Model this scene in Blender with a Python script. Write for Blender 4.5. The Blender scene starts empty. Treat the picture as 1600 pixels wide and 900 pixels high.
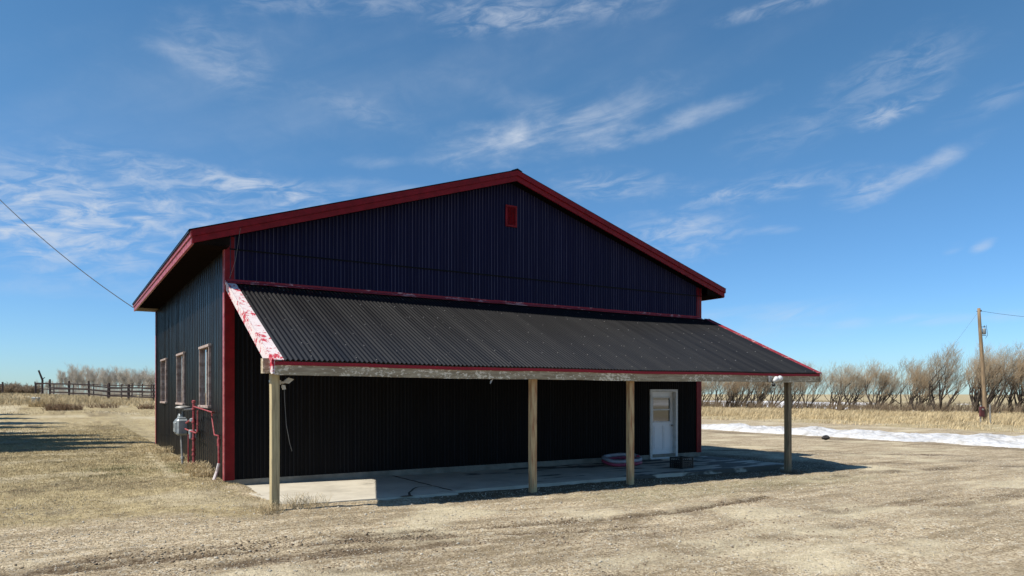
import bpy, math, random
import numpy as np
from mathutils import Vector
R = math.radians
random.seed(7)
rng = np.random.default_rng(11)
scene = bpy.context.scene
col = scene.collection

# ------------------------------------------------------------------ camera
CAM = (-3.054, -16.821, 1.787)
YAW = 31.9
FP, HZ = 1125.8, 615.5
cd = bpy.data.cameras.new('camera'); cam = bpy.data.objects.new('camera', cd); col.objects.link(cam)
cam.location = CAM; cam.rotation_euler = (R(90), 0, R(-YAW))
cd.sensor_width = 36; cd.lens = FP / 1600 * 36; cd.shift_y = (HZ - 450) / 1600
cd.clip_start = 0.1; cd.clip_end = 9000
scene.camera = cam
CA, SA = math.cos(R(YAW)), math.sin(R(YAW))
def cw(lat, dep):
    """ground position given metres to the right of and ahead of the photographer"""
    return (CAM[0] + lat * CA + dep * SA, CAM[1] - lat * SA + dep * CA)

# ------------------------------------------------------------------ world
SUN = Vector((-.765, .09, 1.0)).normalized()
EL = math.asin(SUN.z); ROT = math.atan2(SUN.x, SUN.y)
w = bpy.data.worlds.new('World'); scene.world = w; w.use_nodes = True
nt = w.node_tree; nt.nodes.clear()
def N(t, tp, **k):
    n = t.nodes.new(tp)
    for a, b in k.items():
        if a == 'inp':
            for i, v in b.items(): n.inputs[i].default_value = v
        else: setattr(n, a, b)
    return n
def L(t, a, b): t.links.new(a, b)
def M(t, op, a, b=None, c=None, clamp=False):
    n = t.nodes.new('ShaderNodeMath'); n.operation = op; n.use_clamp = clamp
    for i, v in enumerate((a, b, c)):
        if v is None: continue
        if isinstance(v, (int, float)): n.inputs[i].default_value = v
        else: t.links.new(v, n.inputs[i])
    return n.outputs[0]
def build_world():
    t = nt
    out = N(t, 'ShaderNodeOutputWorld'); bg = N(t, 'ShaderNodeBackground'); bg.inputs[1].default_value = 0.082
    sky = N(t, 'ShaderNodeTexSky', sky_type='NISHITA', sun_disc=False, sun_elevation=EL, sun_rotation=ROT,
            altitude=500, air_density=1.0, dust_density=0.3, ozone_density=2.6)
    tc = N(t, 'ShaderNodeTexCoord')
    rot = N(t, 'ShaderNodeVectorRotate', rotation_type='Z_AXIS'); rot.inputs['Angle'].default_value = R(YAW)
    L(t, tc.outputs['Generated'], rot.inputs['Vector'])
    sp = N(t, 'ShaderNodeSeparateXYZ'); L(t, rot.outputs[0], sp.inputs[0])
    X, Y, Z = sp.outputs
    az = M(t, 'ARCTAN2', X, Y)
    el = M(t, 'ARCSINE', Z)
    # clouds: patches at compass bearing / elevation, streaked like cirrus: (px,py) -> (az,el), half sizes (rad), tilt, amount
    def ae(px, py):
        a = math.atan((px - 800) / FP); return a, math.atan((HZ - py) / FP * math.cos(a))
    clouds = [  # px, py, half length px, half height px, tilt deg, amount, kind
        (760, 224, 105, 30, 9, 1.0, 0), (900, 200, 170, 42, 14, .85, 0), (1040, 195, 150, 17, 12, .8, 0), (860, 175, 150, 22, -14, .35, 0),
        (1430, 272, 85, 16, 22, 1.1, 0), (1360, 292, 60, 24, 14, .6, 1), (1210, 292, 130, 22, 4, .55, 1), (1130, 305, 50, 10, 4, .5, 1),
        (1395, 175, 60, 16, 12, .75, 1), (1400, 120, 110, 45, 15, .4, 1), (1560, 155, 70, 18, 18, .3, 1), (1225, 210, 100, 35, 12, .22, 1),
        (1535, 384, 16, 8, 25, .9, 0), (1490, 388, 14, 8, 25, .4, 0), (1060, 365, 110, 42, 3, .75, 1), (1090, 355, 70, 14, 5, .6, 0), (1210, 360, 40, 7, 0, .5, 0),
        (960, 290, 110, 26, -2, .6, 1), (620, 297, 130, 14, -3, .5, 0), (590, 252, 60, 10, 4, .5, 0),
        (90, 290, 210, 42, -5, .8, 1), (300, 280, 200, 26, -6, .75, 1), (200, 345, 330, 48, 4, .7, 1), (60, 375, 200, 50, -6, .85, 1), (430, 290, 150, 16, -3, .7, 1),
        (160, 407, 75, 10, 0, .5, 0), (90, 450, 200, 14, 1, .35, 0), (310, 92, 85, 18, -10, .5, 0), (350, 90, 90, 50, -25, .3, 1), (560, 170, 110, 22, -12, .25, 1),
        (790, 22, 130, 28, 4, .8, 1), (600, 5, 160, 20, 8, .4, 1), (950, 14, 120, 22, 4, .4, 1), (430, 6, 80, 14, 8, .4, 1), (1250, 2, 130, 12, 4, .7, 1),
        (1180, 492, 160, 16, 4, .55, 0), (1440, 500, 190, 9, 0, .5, 0), (1150, 520, 220, 24, 3, .3, 0),
        (560, 120, 400, 120, 22, .12, 2), (900, 90, 420, 110, 20, .09, 2), (1100, 60, 340, 70, 18, .10, 2), (260, 180, 420, 110, 20, .16, 2)]
    # shared noises
    def noise(sx, sy, tilt, scale, det, rough, dist=0., off=0.):
        c, s = math.cos(R(tilt)), math.sin(R(tilt))
        u = M(t, 'MULTIPLY_ADD', az, c * sx, M(t, 'MULTIPLY', el, s * sx))
        v = M(t, 'MULTIPLY_ADD', az, -s * sy, M(t, 'MULTIPLY', el, c * sy))
        cb = N(t, 'ShaderNodeCombineXYZ'); L(t, u, cb.inputs[0]); L(t, v, cb.inputs[1]); cb.inputs[2].default_value = off
        n = N(t, 'ShaderNodeTexNoise'); n.inputs['Scale'].default_value = scale; n.inputs['Detail'].default_value = det
        n.inputs['Roughness'].default_value = rough; n.inputs['Distortion'].default_value = dist
        L(t, cb.outputs[0], n.inputs['Vector']); return n.outputs['Fac']
    def ramp(v, a, b):
        m = N(t, 'ShaderNodeMapRange', interpolation_type='SMOOTHSTEP'); m.inputs[1].default_value = a; m.inputs[2].default_value = b
        L(t, v, m.inputs[0]); return m.outputs[0]
    k0 = ramp(noise(6, 26, 11, 1.6, 7, .58, .5), .28, .78)
    k1 = ramp(noise(7, 24, 7, 3.0, 7, .62, .7, 3.), .34, .70)
    k2 = ramp(noise(2, 10, 20, 1.3, 5, .5, .3, 7.), .2, .8)
    wob = M(t, 'MULTIPLY_ADD', noise(1, 1.6, 0, 22, 5, .6, .4, 5.), 1.1, -.55)
    tot = None
    for px, py, hl, hh, tilt, amt, kind in clouds:
        a0, e0 = ae(px, py); c, s = math.cos(R(tilt)), math.sin(R(tilt)); sl, sh = hl / FP, hh / FP
        da = M(t, 'SUBTRACT', az, a0); de = M(t, 'SUBTRACT', el, e0)
        u = M(t, 'MULTIPLY_ADD', da, c / sl, M(t, 'MULTIPLY', de, s / sl))
        v = M(t, 'MULTIPLY_ADD', da, -s / sh, M(t, 'MULTIPLY', de, c / sh))
        r2 = M(t, 'ADD', M(t, 'MULTIPLY', u, u), M(t, 'MULTIPLY', v, v))
        r = M(t, 'SQRT', r2); r = M(t, 'ADD', r, wob)
        m = N(t, 'ShaderNodeMapRange', interpolation_type='SMOOTHSTEP'); m.inputs[1].default_value = 1.25; m.inputs[2].default_value = 0.
        m.inputs[3].default_value = 0; m.inputs[4].default_value = amt; L(t, r, m.inputs[0])
        q = M(t, 'MULTIPLY', m.outputs[0], (k0, k1, k2)[kind])
        tot = q if tot is None else M(t, 'ADD', tot, q)
    # light cirrus over the rest of the dome
    tot = M(t, 'ADD', tot, M(t, 'MULTIPLY', k2, .02))
    fac = M(t, 'MINIMUM', M(t, 'MULTIPLY', tot, .62), .9)
    hs = N(t, 'ShaderNodeHueSaturation'); hs.inputs['Saturation'].default_value = 1.17; hs.inputs['Value'].default_value = 1.12
    L(t, sky.outputs[0], hs.inputs['Color'])
    hz = N(t, 'ShaderNodeMapRange', interpolation_type='SMOOTHSTEP'); hz.inputs[1].default_value = -.02; hz.inputs[2].default_value = .42; L(t, Z, hz.inputs[0])
    tint = N(t, 'ShaderNodeMix', data_type='RGBA'); L(t, hz.outputs[0], tint.inputs[0]); tint.inputs[6].default_value = (.60, .86, 1.18, 1); tint.inputs[7].default_value = (.86, 1.05, 1.04, 1)
    tm = N(t, 'ShaderNodeMix', data_type='RGBA', blend_type='MULTIPLY'); tm.inputs[0].default_value = 1; L(t, hs.outputs[0], tm.inputs[6]); L(t, tint.outputs[2], tm.inputs[7])
    mx = N(t, 'ShaderNodeMix', data_type='RGBA'); L(t, fac, mx.inputs[0]); L(t, tm.outputs[2], mx.inputs[6]); mx.inputs[7].default_value = (5.9, 6.5, 7.4, 1)
    L(t, mx.outputs[2], bg.inputs[0]); L(t, bg.outputs[0], out.inputs[0])
build_world()
sd = bpy.data.lights.new('sun', 'SUN'); sd.energy = 4.9; sd.angle = R(.5); sd.color = (1, .94, .83)
so = bpy.data.objects.new('sun', sd); col.objects.link(so); so.location = (-30, 10, 40)
so.rotation_euler = (-SUN).to_track_quat('-Z', 'Y').to_euler()
scene.view_settings.view_transform = 'Standard'; scene.view_settings.look = 'None'
scene.view_settings.exposure = 0.42; scene.view_settings.gamma = 1.0
scene.render.engine = 'CYCLES'
scene.cycles.max_bounces = 6; scene.cycles.transparent_max_bounces = 8

# ------------------------------------------------------------------ materials
def mat(name, c1, c2=None, rough=.6, scale=4, bump=0., bscale=None, metal=0., rough2=None, stretch=(1, 1, 1), det=6,
        lo=.35, hi=.65, spec=.5, rand=None, coat=0.):
    m = bpy.data.materials.new(name); m.use_nodes = True; t = m.node_tree; b = t.nodes['Principled BSDF']
    b.inputs['Roughness'].default_value = rough; b.inputs['Metallic'].default_value = metal
    b.inputs['Specular IOR Level'].default_value = spec; b.inputs['Coat Weight'].default_value = coat
    tc = N(t, 'ShaderNodeTexCoord'); mp = N(t, 'ShaderNodeMapping'); mp.inputs['Scale'].default_value = stretch
    L(t, tc.outputs['Object'], mp.inputs[0])
    n = N(t, 'ShaderNodeTexNoise'); n.inputs['Scale'].default_value = scale; n.inputs['Detail'].default_value = det
    n.inputs['Roughness'].default_value = .62; L(t, mp.outputs[0], n.inputs['Vector'])
    mr = N(t, 'ShaderNodeMapRange'); mr.inputs[1].default_value = lo; mr.inputs[2].default_value = hi; L(t, n.outputs[0], mr.inputs[0])
    c2 = c2 or tuple(x * .75 for x in c1)
    mx = N(t, 'ShaderNodeMix', data_type='RGBA'); mx.inputs[6].default_value = (*c1, 1); mx.inputs[7].default_value = (*c2, 1)
    L(t, mr.outputs[0], mx.inputs[0]); res = mx.outputs[2]
    if rand:
        g = N(t, 'ShaderNodeNewGeometry'); m2 = N(t, 'ShaderNodeMix', data_type='RGBA'); m2.inputs[7].default_value = (*rand, 1)
        L(t, g.outputs['Random Per Island'], m2.inputs[0]); L(t, res, m2.inputs[6]); res = m2.outputs[2]
    L(t, res, b.inputs['Base Color'])
    if rough2 is not None:
        m3 = N(t, 'ShaderNodeMapRange'); m3.inputs[1].default_value = lo; m3.inputs[2].default_value = hi
        m3.inputs[3].default_value = rough; m3.inputs[4].default_value = rough2; L(t, n.outputs[0], m3.inputs[0]); L(t, m3.outputs[0], b.inputs['Roughness'])
    if bump:
        nb = N(t, 'ShaderNodeTexNoise'); nb.inputs['Scale'].default_value = bscale or scale * 3; nb.inputs['Detail'].default_value = 5
        L(t, mp.outputs[0], nb.inputs['Vector'])
        bp = N(t, 'ShaderNodeBump'); bp.inputs['Strength'].default_value = 1; bp.inputs['Distance'].default_value = bump
        L(t, nb.outputs[0], bp.inputs['Height']); L(t, bp.outputs[0], b.inputs['Normal'])
    m['b'] = 1
    return m
M_WALL = mat('black_metal_wall', (.004, .004, .006), (.007, .006, .006), rough=.55, rough2=.65, scale=.9, stretch=(1, 1, .3), spec=.10)
M_NAVY = mat('navy_metal_gable', (.005, .004, .026), (.007, .006, .032), rough=.5, rough2=.6, scale=.9, stretch=(1, 1, .3), spec=.12)
M_CHALK = mat('rib_highlight_navy', (.062, .060, .096), (.017, .016, .036), rough=.7, scale=2.6, stretch=(6, 1, .10), spec=.1, lo=.38, hi=.60)  # pale rib crests: light along the ribs painted into the colour
M_RIBHIL = mat('rib_highlight_black', (.020, .020, .022), (.007, .006, .006), rough=.7, scale=2.2, stretch=(6, 1, .12), spec=.1, lo=.40, hi=.58)  # dimmer painted rib light for the lower black sheets
M_SIDE = mat('black_metal_side', (.004, .005, .007), (.011, .009, .008), rough=.27, rough2=.42, scale=1.6, stretch=(1, 3, .35), spec=.32, bump=.005, bscale=2.2)
M_CROOF = mat('black_metal_roof', (.004, .004, .005), (.011, .011, .012), rough=.34, rough2=.46, scale=1.1, stretch=(3.5, .12, .12), spec=.32, lo=.3, hi=.8)
M_RED = mat('red_trim_paint', (.21, .005, .009), (.14, .004, .006), rough=.42, scale=5, rough2=.55, spec=.2)
M_REDSUN = mat('faded_sunlit_red', (.42, .12, .12), (.26, .03, .04), rough=.42, scale=9, stretch=(1, .5, 1))  # faded red, lightened further to paint sun on the side-facing trim
M_SOFFD = mat('shaded_soffit', (.014, .010, .008), (.008, .006, .005), rough=.9, spec=.0, scale=5, stretch=(.5, 6, 1))  # soffit darkened to near black, eave shade put into its colour
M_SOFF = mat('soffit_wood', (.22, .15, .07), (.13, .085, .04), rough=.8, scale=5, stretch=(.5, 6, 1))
M_POST = mat('post_wood', (.50, .41, .23), (.28, .215, .12), rough=.85, scale=7, stretch=(5, 5, .35), bump=.004, bscale=20, lo=.38, hi=.72)
M_POSTD = mat('shaded_post_wood', (.27, .215, .13), (.10, .07, .045), rough=.85, scale=5, stretch=(4, 4, .35))  # darker wood for the right post, canopy shade painted into it
M_POSTB = mat('stained_post_wood', (.52, .38, .20), (.28, .12, .05), rough=.8, scale=5, stretch=(3, 3, .35), bump=.004, bscale=20, lo=.42, hi=.66)
M_CONC = mat('foundation_concrete', (.27, .25, .21), (.17, .155, .13), rough=.9, scale=3, bump=.006, bscale=22)
M_WHITE = mat('white_paint', (.62, .63, .64), (.50, .50, .50), rough=.4, scale=6)
M_DOOR = mat('white_door_paint', (.78, .80, .84), (.72, .74, .78), rough=.35, scale=3)
M_PIPE = mat('red_pipe_paint', (.24, .02, .03), (.34, .10, .10), rough=.5, scale=14, spec=.25)
M_PVC = mat('pale_pvc', (.6, .56, .54), (.45, .35, .34), rough=.5, scale=8)
M_GREY = mat('grey_metal', (.30, .33, .34), (.20, .22, .23), rough=.45, scale=10, metal=.2)
M_DGREY = mat('dark_grey_metal', (.07, .07, .07), rough=.5)
M_BLACK = mat('black_plastic', (.012, .012, .013), rough=.45)
M_GALV = mat('galvanised_metal', (.38, .37, .35), (.22, .21, .20), rough=.5, scale=8, metal=.3)
M_BEIGE = mat('beige_plastic', (.62, .58, .48), (.45, .40, .32), rough=.5, scale=12)
M_WIRE = mat('wire_dark', (.02, .02, .022), rough=.6)
M_WIREP = mat('wire_pale', (.17, .165, .155), rough=.6)
M_POOLW = mat('pool_white_vinyl', (.36, .36, .40), (.26, .26, .29), rough=.5, scale=9)
M_POOLP = mat('pool_pink_vinyl', (.38, .05, .10), (.26, .035, .07), rough=.5, scale=9)
M_POLE = mat('pole_wood', (.30, .21, .12), (.15, .105, .065), rough=.85, scale=3, stretch=(4, 4, .4), bump=.01)
M_FENCE = mat('fence_wood', (.035, .022, .022), (.07, .05, .045), rough=.9, scale=6)
M_BARKD = mat('dark_bark', (.035, .026, .02), (.08, .06, .045), rough=.95, scale=3, stretch=(1, 1, .3))
M_TWIGO = mat('orange_twigs', (.40, .27, .145), (.29, .215, .14), rough=.9, scale=.5, rand=(.42, .33, .22))
M_TWIGP = mat('pale_twigs', (.52, .47, .40), (.40, .36, .30), rough=.9, scale=.5, rand=(.56, .51, .44))
M_TWIGG = mat('grey_twigs', (.38, .32, .235), (.27, .23, .17), rough=.9, scale=.5, rand=(.45, .38, .28))
M_TWIGB = mat('brown_twigs', (.25, .185, .12), (.17, .125, .08), rough=.9, scale=.5, rand=(.30, .23, .16))
M_BARKP = mat('pale_bark', (.50, .47, .41), (.30, .27, .23), rough=.95, scale=2)
M_NEEDLE = mat('spruce_needles', (.03, .05, .025), rough=.8, scale=2, rand=(.05, .07, .03))
M_STRAW = mat('straw', (.50, .39, .22), (.20, .145, .085), rough=.85, scale=.35, rand=(.62, .50, .30), lo=.42, hi=.62)
M_STRAWL = mat('lawn_straw', (.40, .32, .18), (.17, .13, .07), rough=.85, scale=1.6, rand=(.62, .52, .31), lo=.42, hi=.60)
M_GREEN = mat('green_grass', (.10, .14, .04), (.07, .09, .03), rough=.8, scale=2, rand=(.24, .22, .10))
M_STONE = mat('gravel_stone', (.30, .26, .20), (.20, .17, .13), rough=.85, scale=3, rand=(.52, .47, .38))
M_SNOW = mat('snow', (.54, .54, .55), (.36, .34, .31), rough=.7, scale=1.6, bump=.22, bscale=3.2, lo=.46, hi=.70)
M_CLOD = mat('dark_clod', (.03, .027, .025), rough=.9)
M_BROWNB = mat('dead_weed', (.16, .09, .055), (.10, .05, .035), rough=.9, scale=2, rand=(.26, .18, .10))

def beam_mat(name, base, grey, flake, peel=.5, sc=30, st=(1, 1, 1)):
    m = mat(name, base, grey, rough=.85, scale=6, stretch=(.5, 4, 4), bump=.004, bscale=14)
    t = m.node_tree; b = t.nodes['Principled BSDF']; src = b.inputs['Base Color'].links[0].from_socket
    tc = N(t, 'ShaderNodeTexCoord'); mp = N(t, 'ShaderNodeMapping'); mp.inputs['Scale'].default_value = st; L(t, tc.outputs['Object'], mp.inputs[0])
    n = N(t, 'ShaderNodeTexNoise'); n.inputs['Scale'].default_value = sc; n.inputs['Detail'].default_value = 6; n.inputs['Roughness'].default_value = .7
    L(t, mp.outputs[0], n.inputs['Vector'])
    n2 = N(t, 'ShaderNodeTexNoise'); n2.inputs['Scale'].default_value = 1.3; n2.inputs['Detail'].default_value = 2; L(t, tc.outputs['Object'], n2.inputs['Vector'])
    s = M(t, 'ADD', n.outputs[0], M(t, 'MULTIPLY_ADD', n2.outputs[0], .45, -.225))
    mr = N(t, 'ShaderNodeMapRange'); mr.inputs[1].default_value = peel; mr.inputs[2].default_value = peel + .035; L(t, s, mr.inputs[0])
    mx = N(t, 'ShaderNodeMix', data_type='RGBA'); mx.inputs[7].default_value = (*flake, 1); L(t, src, mx.inputs[6]); L(t, mr.outputs[0], mx.inputs[0])
    L(t, mx.outputs[2], b.inputs['Base Color']); return m
M_BEAM = beam_mat('weathered_beam', (.24, .18, .11), (.42, .35, .24), (.70, .62, .48), .56, 20, (.6, 1, 1))
M_RAKE = beam_mat('peeling_rake_paint', (.66, .60, .60), (.56, .47, .47), (.42, .015, .04), .56, 12, (1, .8, .8))
M_DRIP = beam_mat('red_drip_edge', (.30, .010, .022), (.24, .008, .018), (.6, .42, .42), .70, 14)
M_FLASH = beam_mat('peeling_flashing', (.27, .015, .028), (.2, .01, .02), (.46, .24, .24), .60, 16, (.3, 1, 1))

def glass_mat(name, c, rough=.05):
    m = bpy.data.materials.new(name); m.use_nodes = True; b = m.node_tree.nodes['Principled BSDF']
    b.inputs['Base Color'].default_value = (*c, 1); b.inputs['Roughness'].default_value = rough; b.inputs['Specular IOR Level'].default_value = .9
    b.inputs['Coat Weight'].default_value = 1; b.inputs['Coat Roughness'].default_value = .02
    return m
M_GLASS = glass_mat('dark_glass', (.03, .035, .04))
M_CURT = glass_mat('curtained_glass', (.22, .24, .25), .3)

# ------------------------------------------------------------------ mesh helpers
class MB:
    def __init__(s): s.v = []; s.f = []; s.m = []
    def add(s, v, f, mi=0):
        o = len(s.v); s.v += [tuple(p) for p in v]; s.f += [tuple(i + o for i in q) for q in f]; s.m += [mi] * len(f)
    def box(s, x0, x1, y0, y1, z0, z1, mi=0, bev=0.):
        if bev:
            b = bev; P = []
            # chamfered box: 24 verts
            xs, ys, zs = (x0, x1), (y0, y1), (z0, z1); idx = {}
            for i in (0, 1):
                for j in (0, 1):
                    for k in (0, 1):
                        sx, sy, sz = (1, -1)[i], (1, -1)[j], (1, -1)[k]
                        for ax in range(3):
                            p = [xs[i] + sx * b, ys[j] + sy * b, zs[k] + sz * b]; p[ax] = (xs[i], ys[j], zs[k])[ax]
                            idx[i, j, k, ax] = len(P); P.append(p)
            F = []
            for ax in range(3):
                o = [a for a in range(3) if a != ax]
                for sgn in (0, 1):
                    q = []
                    for a, c in ((0, 0), (1, 0), (1, 1), (0, 1)):
                        t = [0, 0, 0]; t[ax] = sgn; t[o[0]] = a; t[o[1]] = c; q.append(idx[(*t, ax)])
                    F.append(q)
            for ax in range(3):
                o = [a for a in range(3) if a != ax]
                for a in (0, 1):
                    for c in (0, 1):
                        t0 = [0, 0, 0]; t0[o[0]] = a; t0[o[1]] = c; t1 = list(t0); t1[ax] = 1
                        F.append([idx[(*t0, o[0])], idx[(*t0, o[1])], idx[(*t1, o[1])], idx[(*t1, o[0])]])
            for i in (0, 1):
                for j in (0, 1):
                    for k in (0, 1): F.append([idx[i, j, k, 0], idx[i, j, k, 1], idx[i, j, k, 2]])
            s.add(P, F, mi); return s
        v = [(x0, y0, z0), (x1, y0, z0), (x1, y1, z0), (x0, y1, z0), (x0, y0, z1), (x1, y0, z1), (x1, y1, z1), (x0, y1, z1)]
        s.add(v, [(0, 3, 2, 1), (4, 5, 6, 7), (0, 1, 5, 4), (1, 2, 6, 5), (2, 3, 7, 6), (3, 0, 4, 7)], mi); return s
    def prism(s, poly, d, mi=0):
        """poly: list of 3D points (planar), extruded by vector d"""
        n = len(poly); d = Vector(d); a = [Vector(p) for p in poly]; b = [p + d for p in a]
        s.add(a + b, [tuple(range(n))[::-1], tuple(range(n, 2 * n))] + [(i, (i + 1) % n, (i + 1) % n + n, i + n) for i in range(n)], mi); return s
    def tube(s, pts, r, k=8, mi=0, cap=True):
        pts = [Vector(p) for p in pts]; n = len(pts); rr = r if isinstance(r, (list, tuple)) else [r] * n
        V = []; up = None
        for i, p in enumerate(pts):
            t = (pts[min(i + 1, n - 1)] - pts[max(i - 1, 0)]).normalized()
            if up is None: up = t.orthogonal().normalized()
            else: up = (up - t * up.dot(t)).normalized()
            q = t.cross(up)
            for j in range(k):
                a = 2 * math.pi * j / k; V.append(p + (up * math.cos(a) + q * math.sin(a)) * rr[i])
        F = [(i * k + j, i * k + (j + 1) % k, (i + 1) * k + (j + 1) % k, (i + 1) * k + j) for i in range(n - 1) for j in range(k)]
        if cap: F += [tuple(range(k))[::-1], tuple(range((n - 1) * k, n * k))]
        s.add(V, F, mi); return s
    def lathe(s, prof, c=(0, 0, 0), k=20, mi=0, axis='z'):
        V = []
        for r, z in prof:
            for j in range(k):
                a = 2 * math.pi * j / k; x, y = r * math.cos(a), r * math.sin(a)
                V.append((c[0] + x, c[1] + y, c[2] + z) if axis == 'z' else ((c[0] + z, c[1] + x, c[2] + y) if axis == 'x' else (c[0] + x, c[1] + z, c[2] + y)))
        n = len(prof)
        F = [(i * k + j, i * k + (j + 1) % k, (i + 1) * k + (j + 1) % k, (i + 1) * k + j) for i in range(n - 1) for j in range(k)]
        F += [tuple(range(k))[::-1], tuple(range((n - 1) * k, n * k))]
        s.add(V, F, mi); return s
    def build(s, name, mats, parent=None, smooth=False, loc=None):
        me = bpy.data.meshes.new(name)
        vs = s.v
        if loc is not None: vs = [(a - loc[0], b - loc[1], c - loc[2]) for a, b, c in vs]
        me.from_pydata(vs, [], s.f)
        for m in (mats if isinstance(mats, list) else [mats]): me.materials.append(m)
        if any(s.m): me.polygons.foreach_set('material_index', s.m)
        if smooth: me.polygons.foreach_set('use_smooth', [True] * len(me.polygons))
        o = bpy.data.objects.new(name, me); col.objects.link(o)
        if parent is not None: o.parent = parent
        if loc is not None: o.location = loc
        return o
def npmesh(name, V, F, mats, parent=None, smooth=False):
    """fast mesh from numpy arrays, F (n,k)"""
    me = bpy.data.meshes.new(name); V = np.asarray(V, np.float32); F = np.asarray(F, np.int32)
    me.vertices.add(len(V)); me.vertices.foreach_set('co', V.ravel())
    k = F.shape[1]; me.loops.add(F.size); me.loops.foreach_set('vertex_index', F.ravel())
    me.polygons.add(len(F)); me.polygons.foreach_set('loop_start', np.arange(len(F), dtype=np.int32) * k)
    me.polygons.foreach_set('loop_total', np.full(len(F), k, np.int32))
    if smooth: me.polygons.foreach_set('use_smooth', np.ones(len(F), bool))
    me.update(calc_edges=True); me.validate()
    for m in (mats if isinstance(mats, list) else [mats]): me.materials.append(m)
    o = bpy.data.objects.new(name, me); col.objects.link(o)
    if parent is not None: o.parent = parent
    return o
def tag(o, label=None, cat=None, group=None, kind=None):
    if label: o['label'] = label
    if cat: o['category'] = cat
    if group: o['group'] = group
    if kind: o['kind'] = kind
    return o
def empty(name, loc=(0, 0, 0), rz=0):
    o = bpy.data.objects.new(name, None); col.objects.link(o); o.location = loc; o.rotation_euler = (0, 0, rz); return o
def copy_tree(o, parent=None):
    c = o.copy(); col.objects.link(c)
    if parent is not None: c.parent = parent
    for ch in [x for x in o.children]: copy_tree(ch, c)
    return c

# ------------------------------------------------------------------ terrain
_perm = np.random.default_rng(5).random((256, 256))
def vn(x, y, s):
    x = np.asarray(x, float) * s; y = np.asarray(y, float) * s
    i = np.floor(x).astype(int); j = np.floor(y).astype(int); fx = x - i; fy = y - j
    fx = fx * fx * (3 - 2 * fx); fy = fy * fy * (3 - 2 * fy)
    g = lambda a, b: _perm[a & 255, b & 255]
    return (g(i, j) * (1 - fx) * (1 - fy) + g(i + 1, j) * fx * (1 - fy) + g(i, j + 1) * (1 - fx) * fy + g(i + 1, j + 1) * fx * fy) - .5
def fbm(x, y, s, o=4, g=.5):
    r = 0; a = 1.
    for k in range(o): r = r + a * vn(x + 17.3 * k, y - 9.1 * k, s * 2 ** k); a *= g
    return r
def sst(a, b, x):
    t = np.clip((np.asarray(x, float) - a) / (b - a), 0, 1); return t * t * (3 - 2 * t)
def pxg(px, py, z=-.28):
    d = FP * (CAM[2] - z) / (py - HZ); return cw((px - 800) / FP * d, d)
RUTS = [([(-60, 900), (0, 891), (87, 884), (188, 871), (280, 865), (394, 855), (481, 845), (569, 841), (700, 830), (812, 821), (925, 810), (1040, 800), (1200, 775)], .11, .05, 1.),
        ([(-60, 908), (22, 899), (74, 893), (131, 892), (219, 881), (328, 871), (437, 860), (525, 851), (700, 841), (850, 832), (1000, 822)], .11, .042, 1.),
        ([(200, 905), (306, 895), (437, 876), (700, 852), (900, 838)], .18, .022, .5),
        ([(480, 905), (700, 874), (812, 852), (980, 838), (1200, 812), (1500, 770)], .22, .015, .35),
        ([(900, 905), (1150, 850), (1400, 805), (1640, 760)], .25, .012, .3),
        ([(1120, 742), (1250, 722), (1450, 716), (1700, 712)], .35, .02, .5), ([(1180, 762), (1330, 735), (1500, 724), (1700, 722)], .3, .02, .4),
        ([(1090, 700), (1250, 700), (1420, 704), (1700, 712)], .4, .02, .45)]
RUTW = [([pxg(*p) for p in pl], wd, dp, st) for pl, wd, dp, st in RUTS]
def dist_poly(x, y, pl):
    d = np.full(np.shape(x), 1e9)
    for (ax, ay), (bx, by) in zip(pl[:-1], pl[1:]):
        ux, uy = bx - ax, by - ay; t = np.clip(((x - ax) * ux + (y - ay) * uy) / (ux * ux + uy * uy), 0, 1)
        d = np.minimum(d, np.hypot(x - ax - t * ux, y - ay - t * uy))
    return d
def near(x, y): return (x > -14) & (x < 34) & (y > -14) & (y < 12)
def base_z(x, y):
    x = np.asarray(x, float); y = np.asarray(y, float)
    z = -.265 - .007 * np.clip(x, 0, 14)
    z = z - .12 * sst(14, 34, x)
    lf = sst(1.2, -.6, x) * sst(-2.6, .8, y); z = z + .155 * lf               # higher lawn along the side wall
    z = z + 1.32 * sst(24, 76, y) * sst(48, 20, x)
    z = z + .5 * sst(60, 72, y) * sst(4, -8, x) * sst(90, 74, y)               # grassy bank by the fence end
    # under the slab keep it low
    ins = sst(.35, .55, x) * sst(15.2, 15.0, x) * sst(-3.3, -3.05, y) * sst(14, 13.9, y)
    z = z * (1 - ins) + -.36 * ins
    ins2 = sst(.02, .12, x) * sst(14.75, 14.6, x) * sst(-.25, 0.05, y) * sst(13.95, 13.8, y)
    z = z * (1 - ins2) + -.4 * ins2
    return z
def ground_z(x, y, fine=True):
    x = np.asarray(x, float); y = np.asarray(y, float)
    z = base_z(x, y) + .05 * fbm(x, y, .22, 3) * (1 - sst(-4.2, -2.5, y) * sst(-.5, .5, x) * sst(16, 15, x) * sst(6, 0, y))
    z = z + .22 * fbm(x, y, .03, 3) * sst(14, 60, np.hypot(x - 5, y))
    if fine:
        z = z + .024 * fbm(x, y, 1.9, 4) + .020 * fbm(x + 40, y, 6.5, 3, .65)
        for pl, wd, dp, st in RUTW:
            d = dist_poly(x, y, pl) + .10 * vn(x, y, 2.3)
            z = z - .75 * dp * np.exp(-(d / wd) ** 2) + dp * .35 * np.exp(-((d - wd * 2.0) / (wd * .7)) ** 2)
    return z
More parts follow.
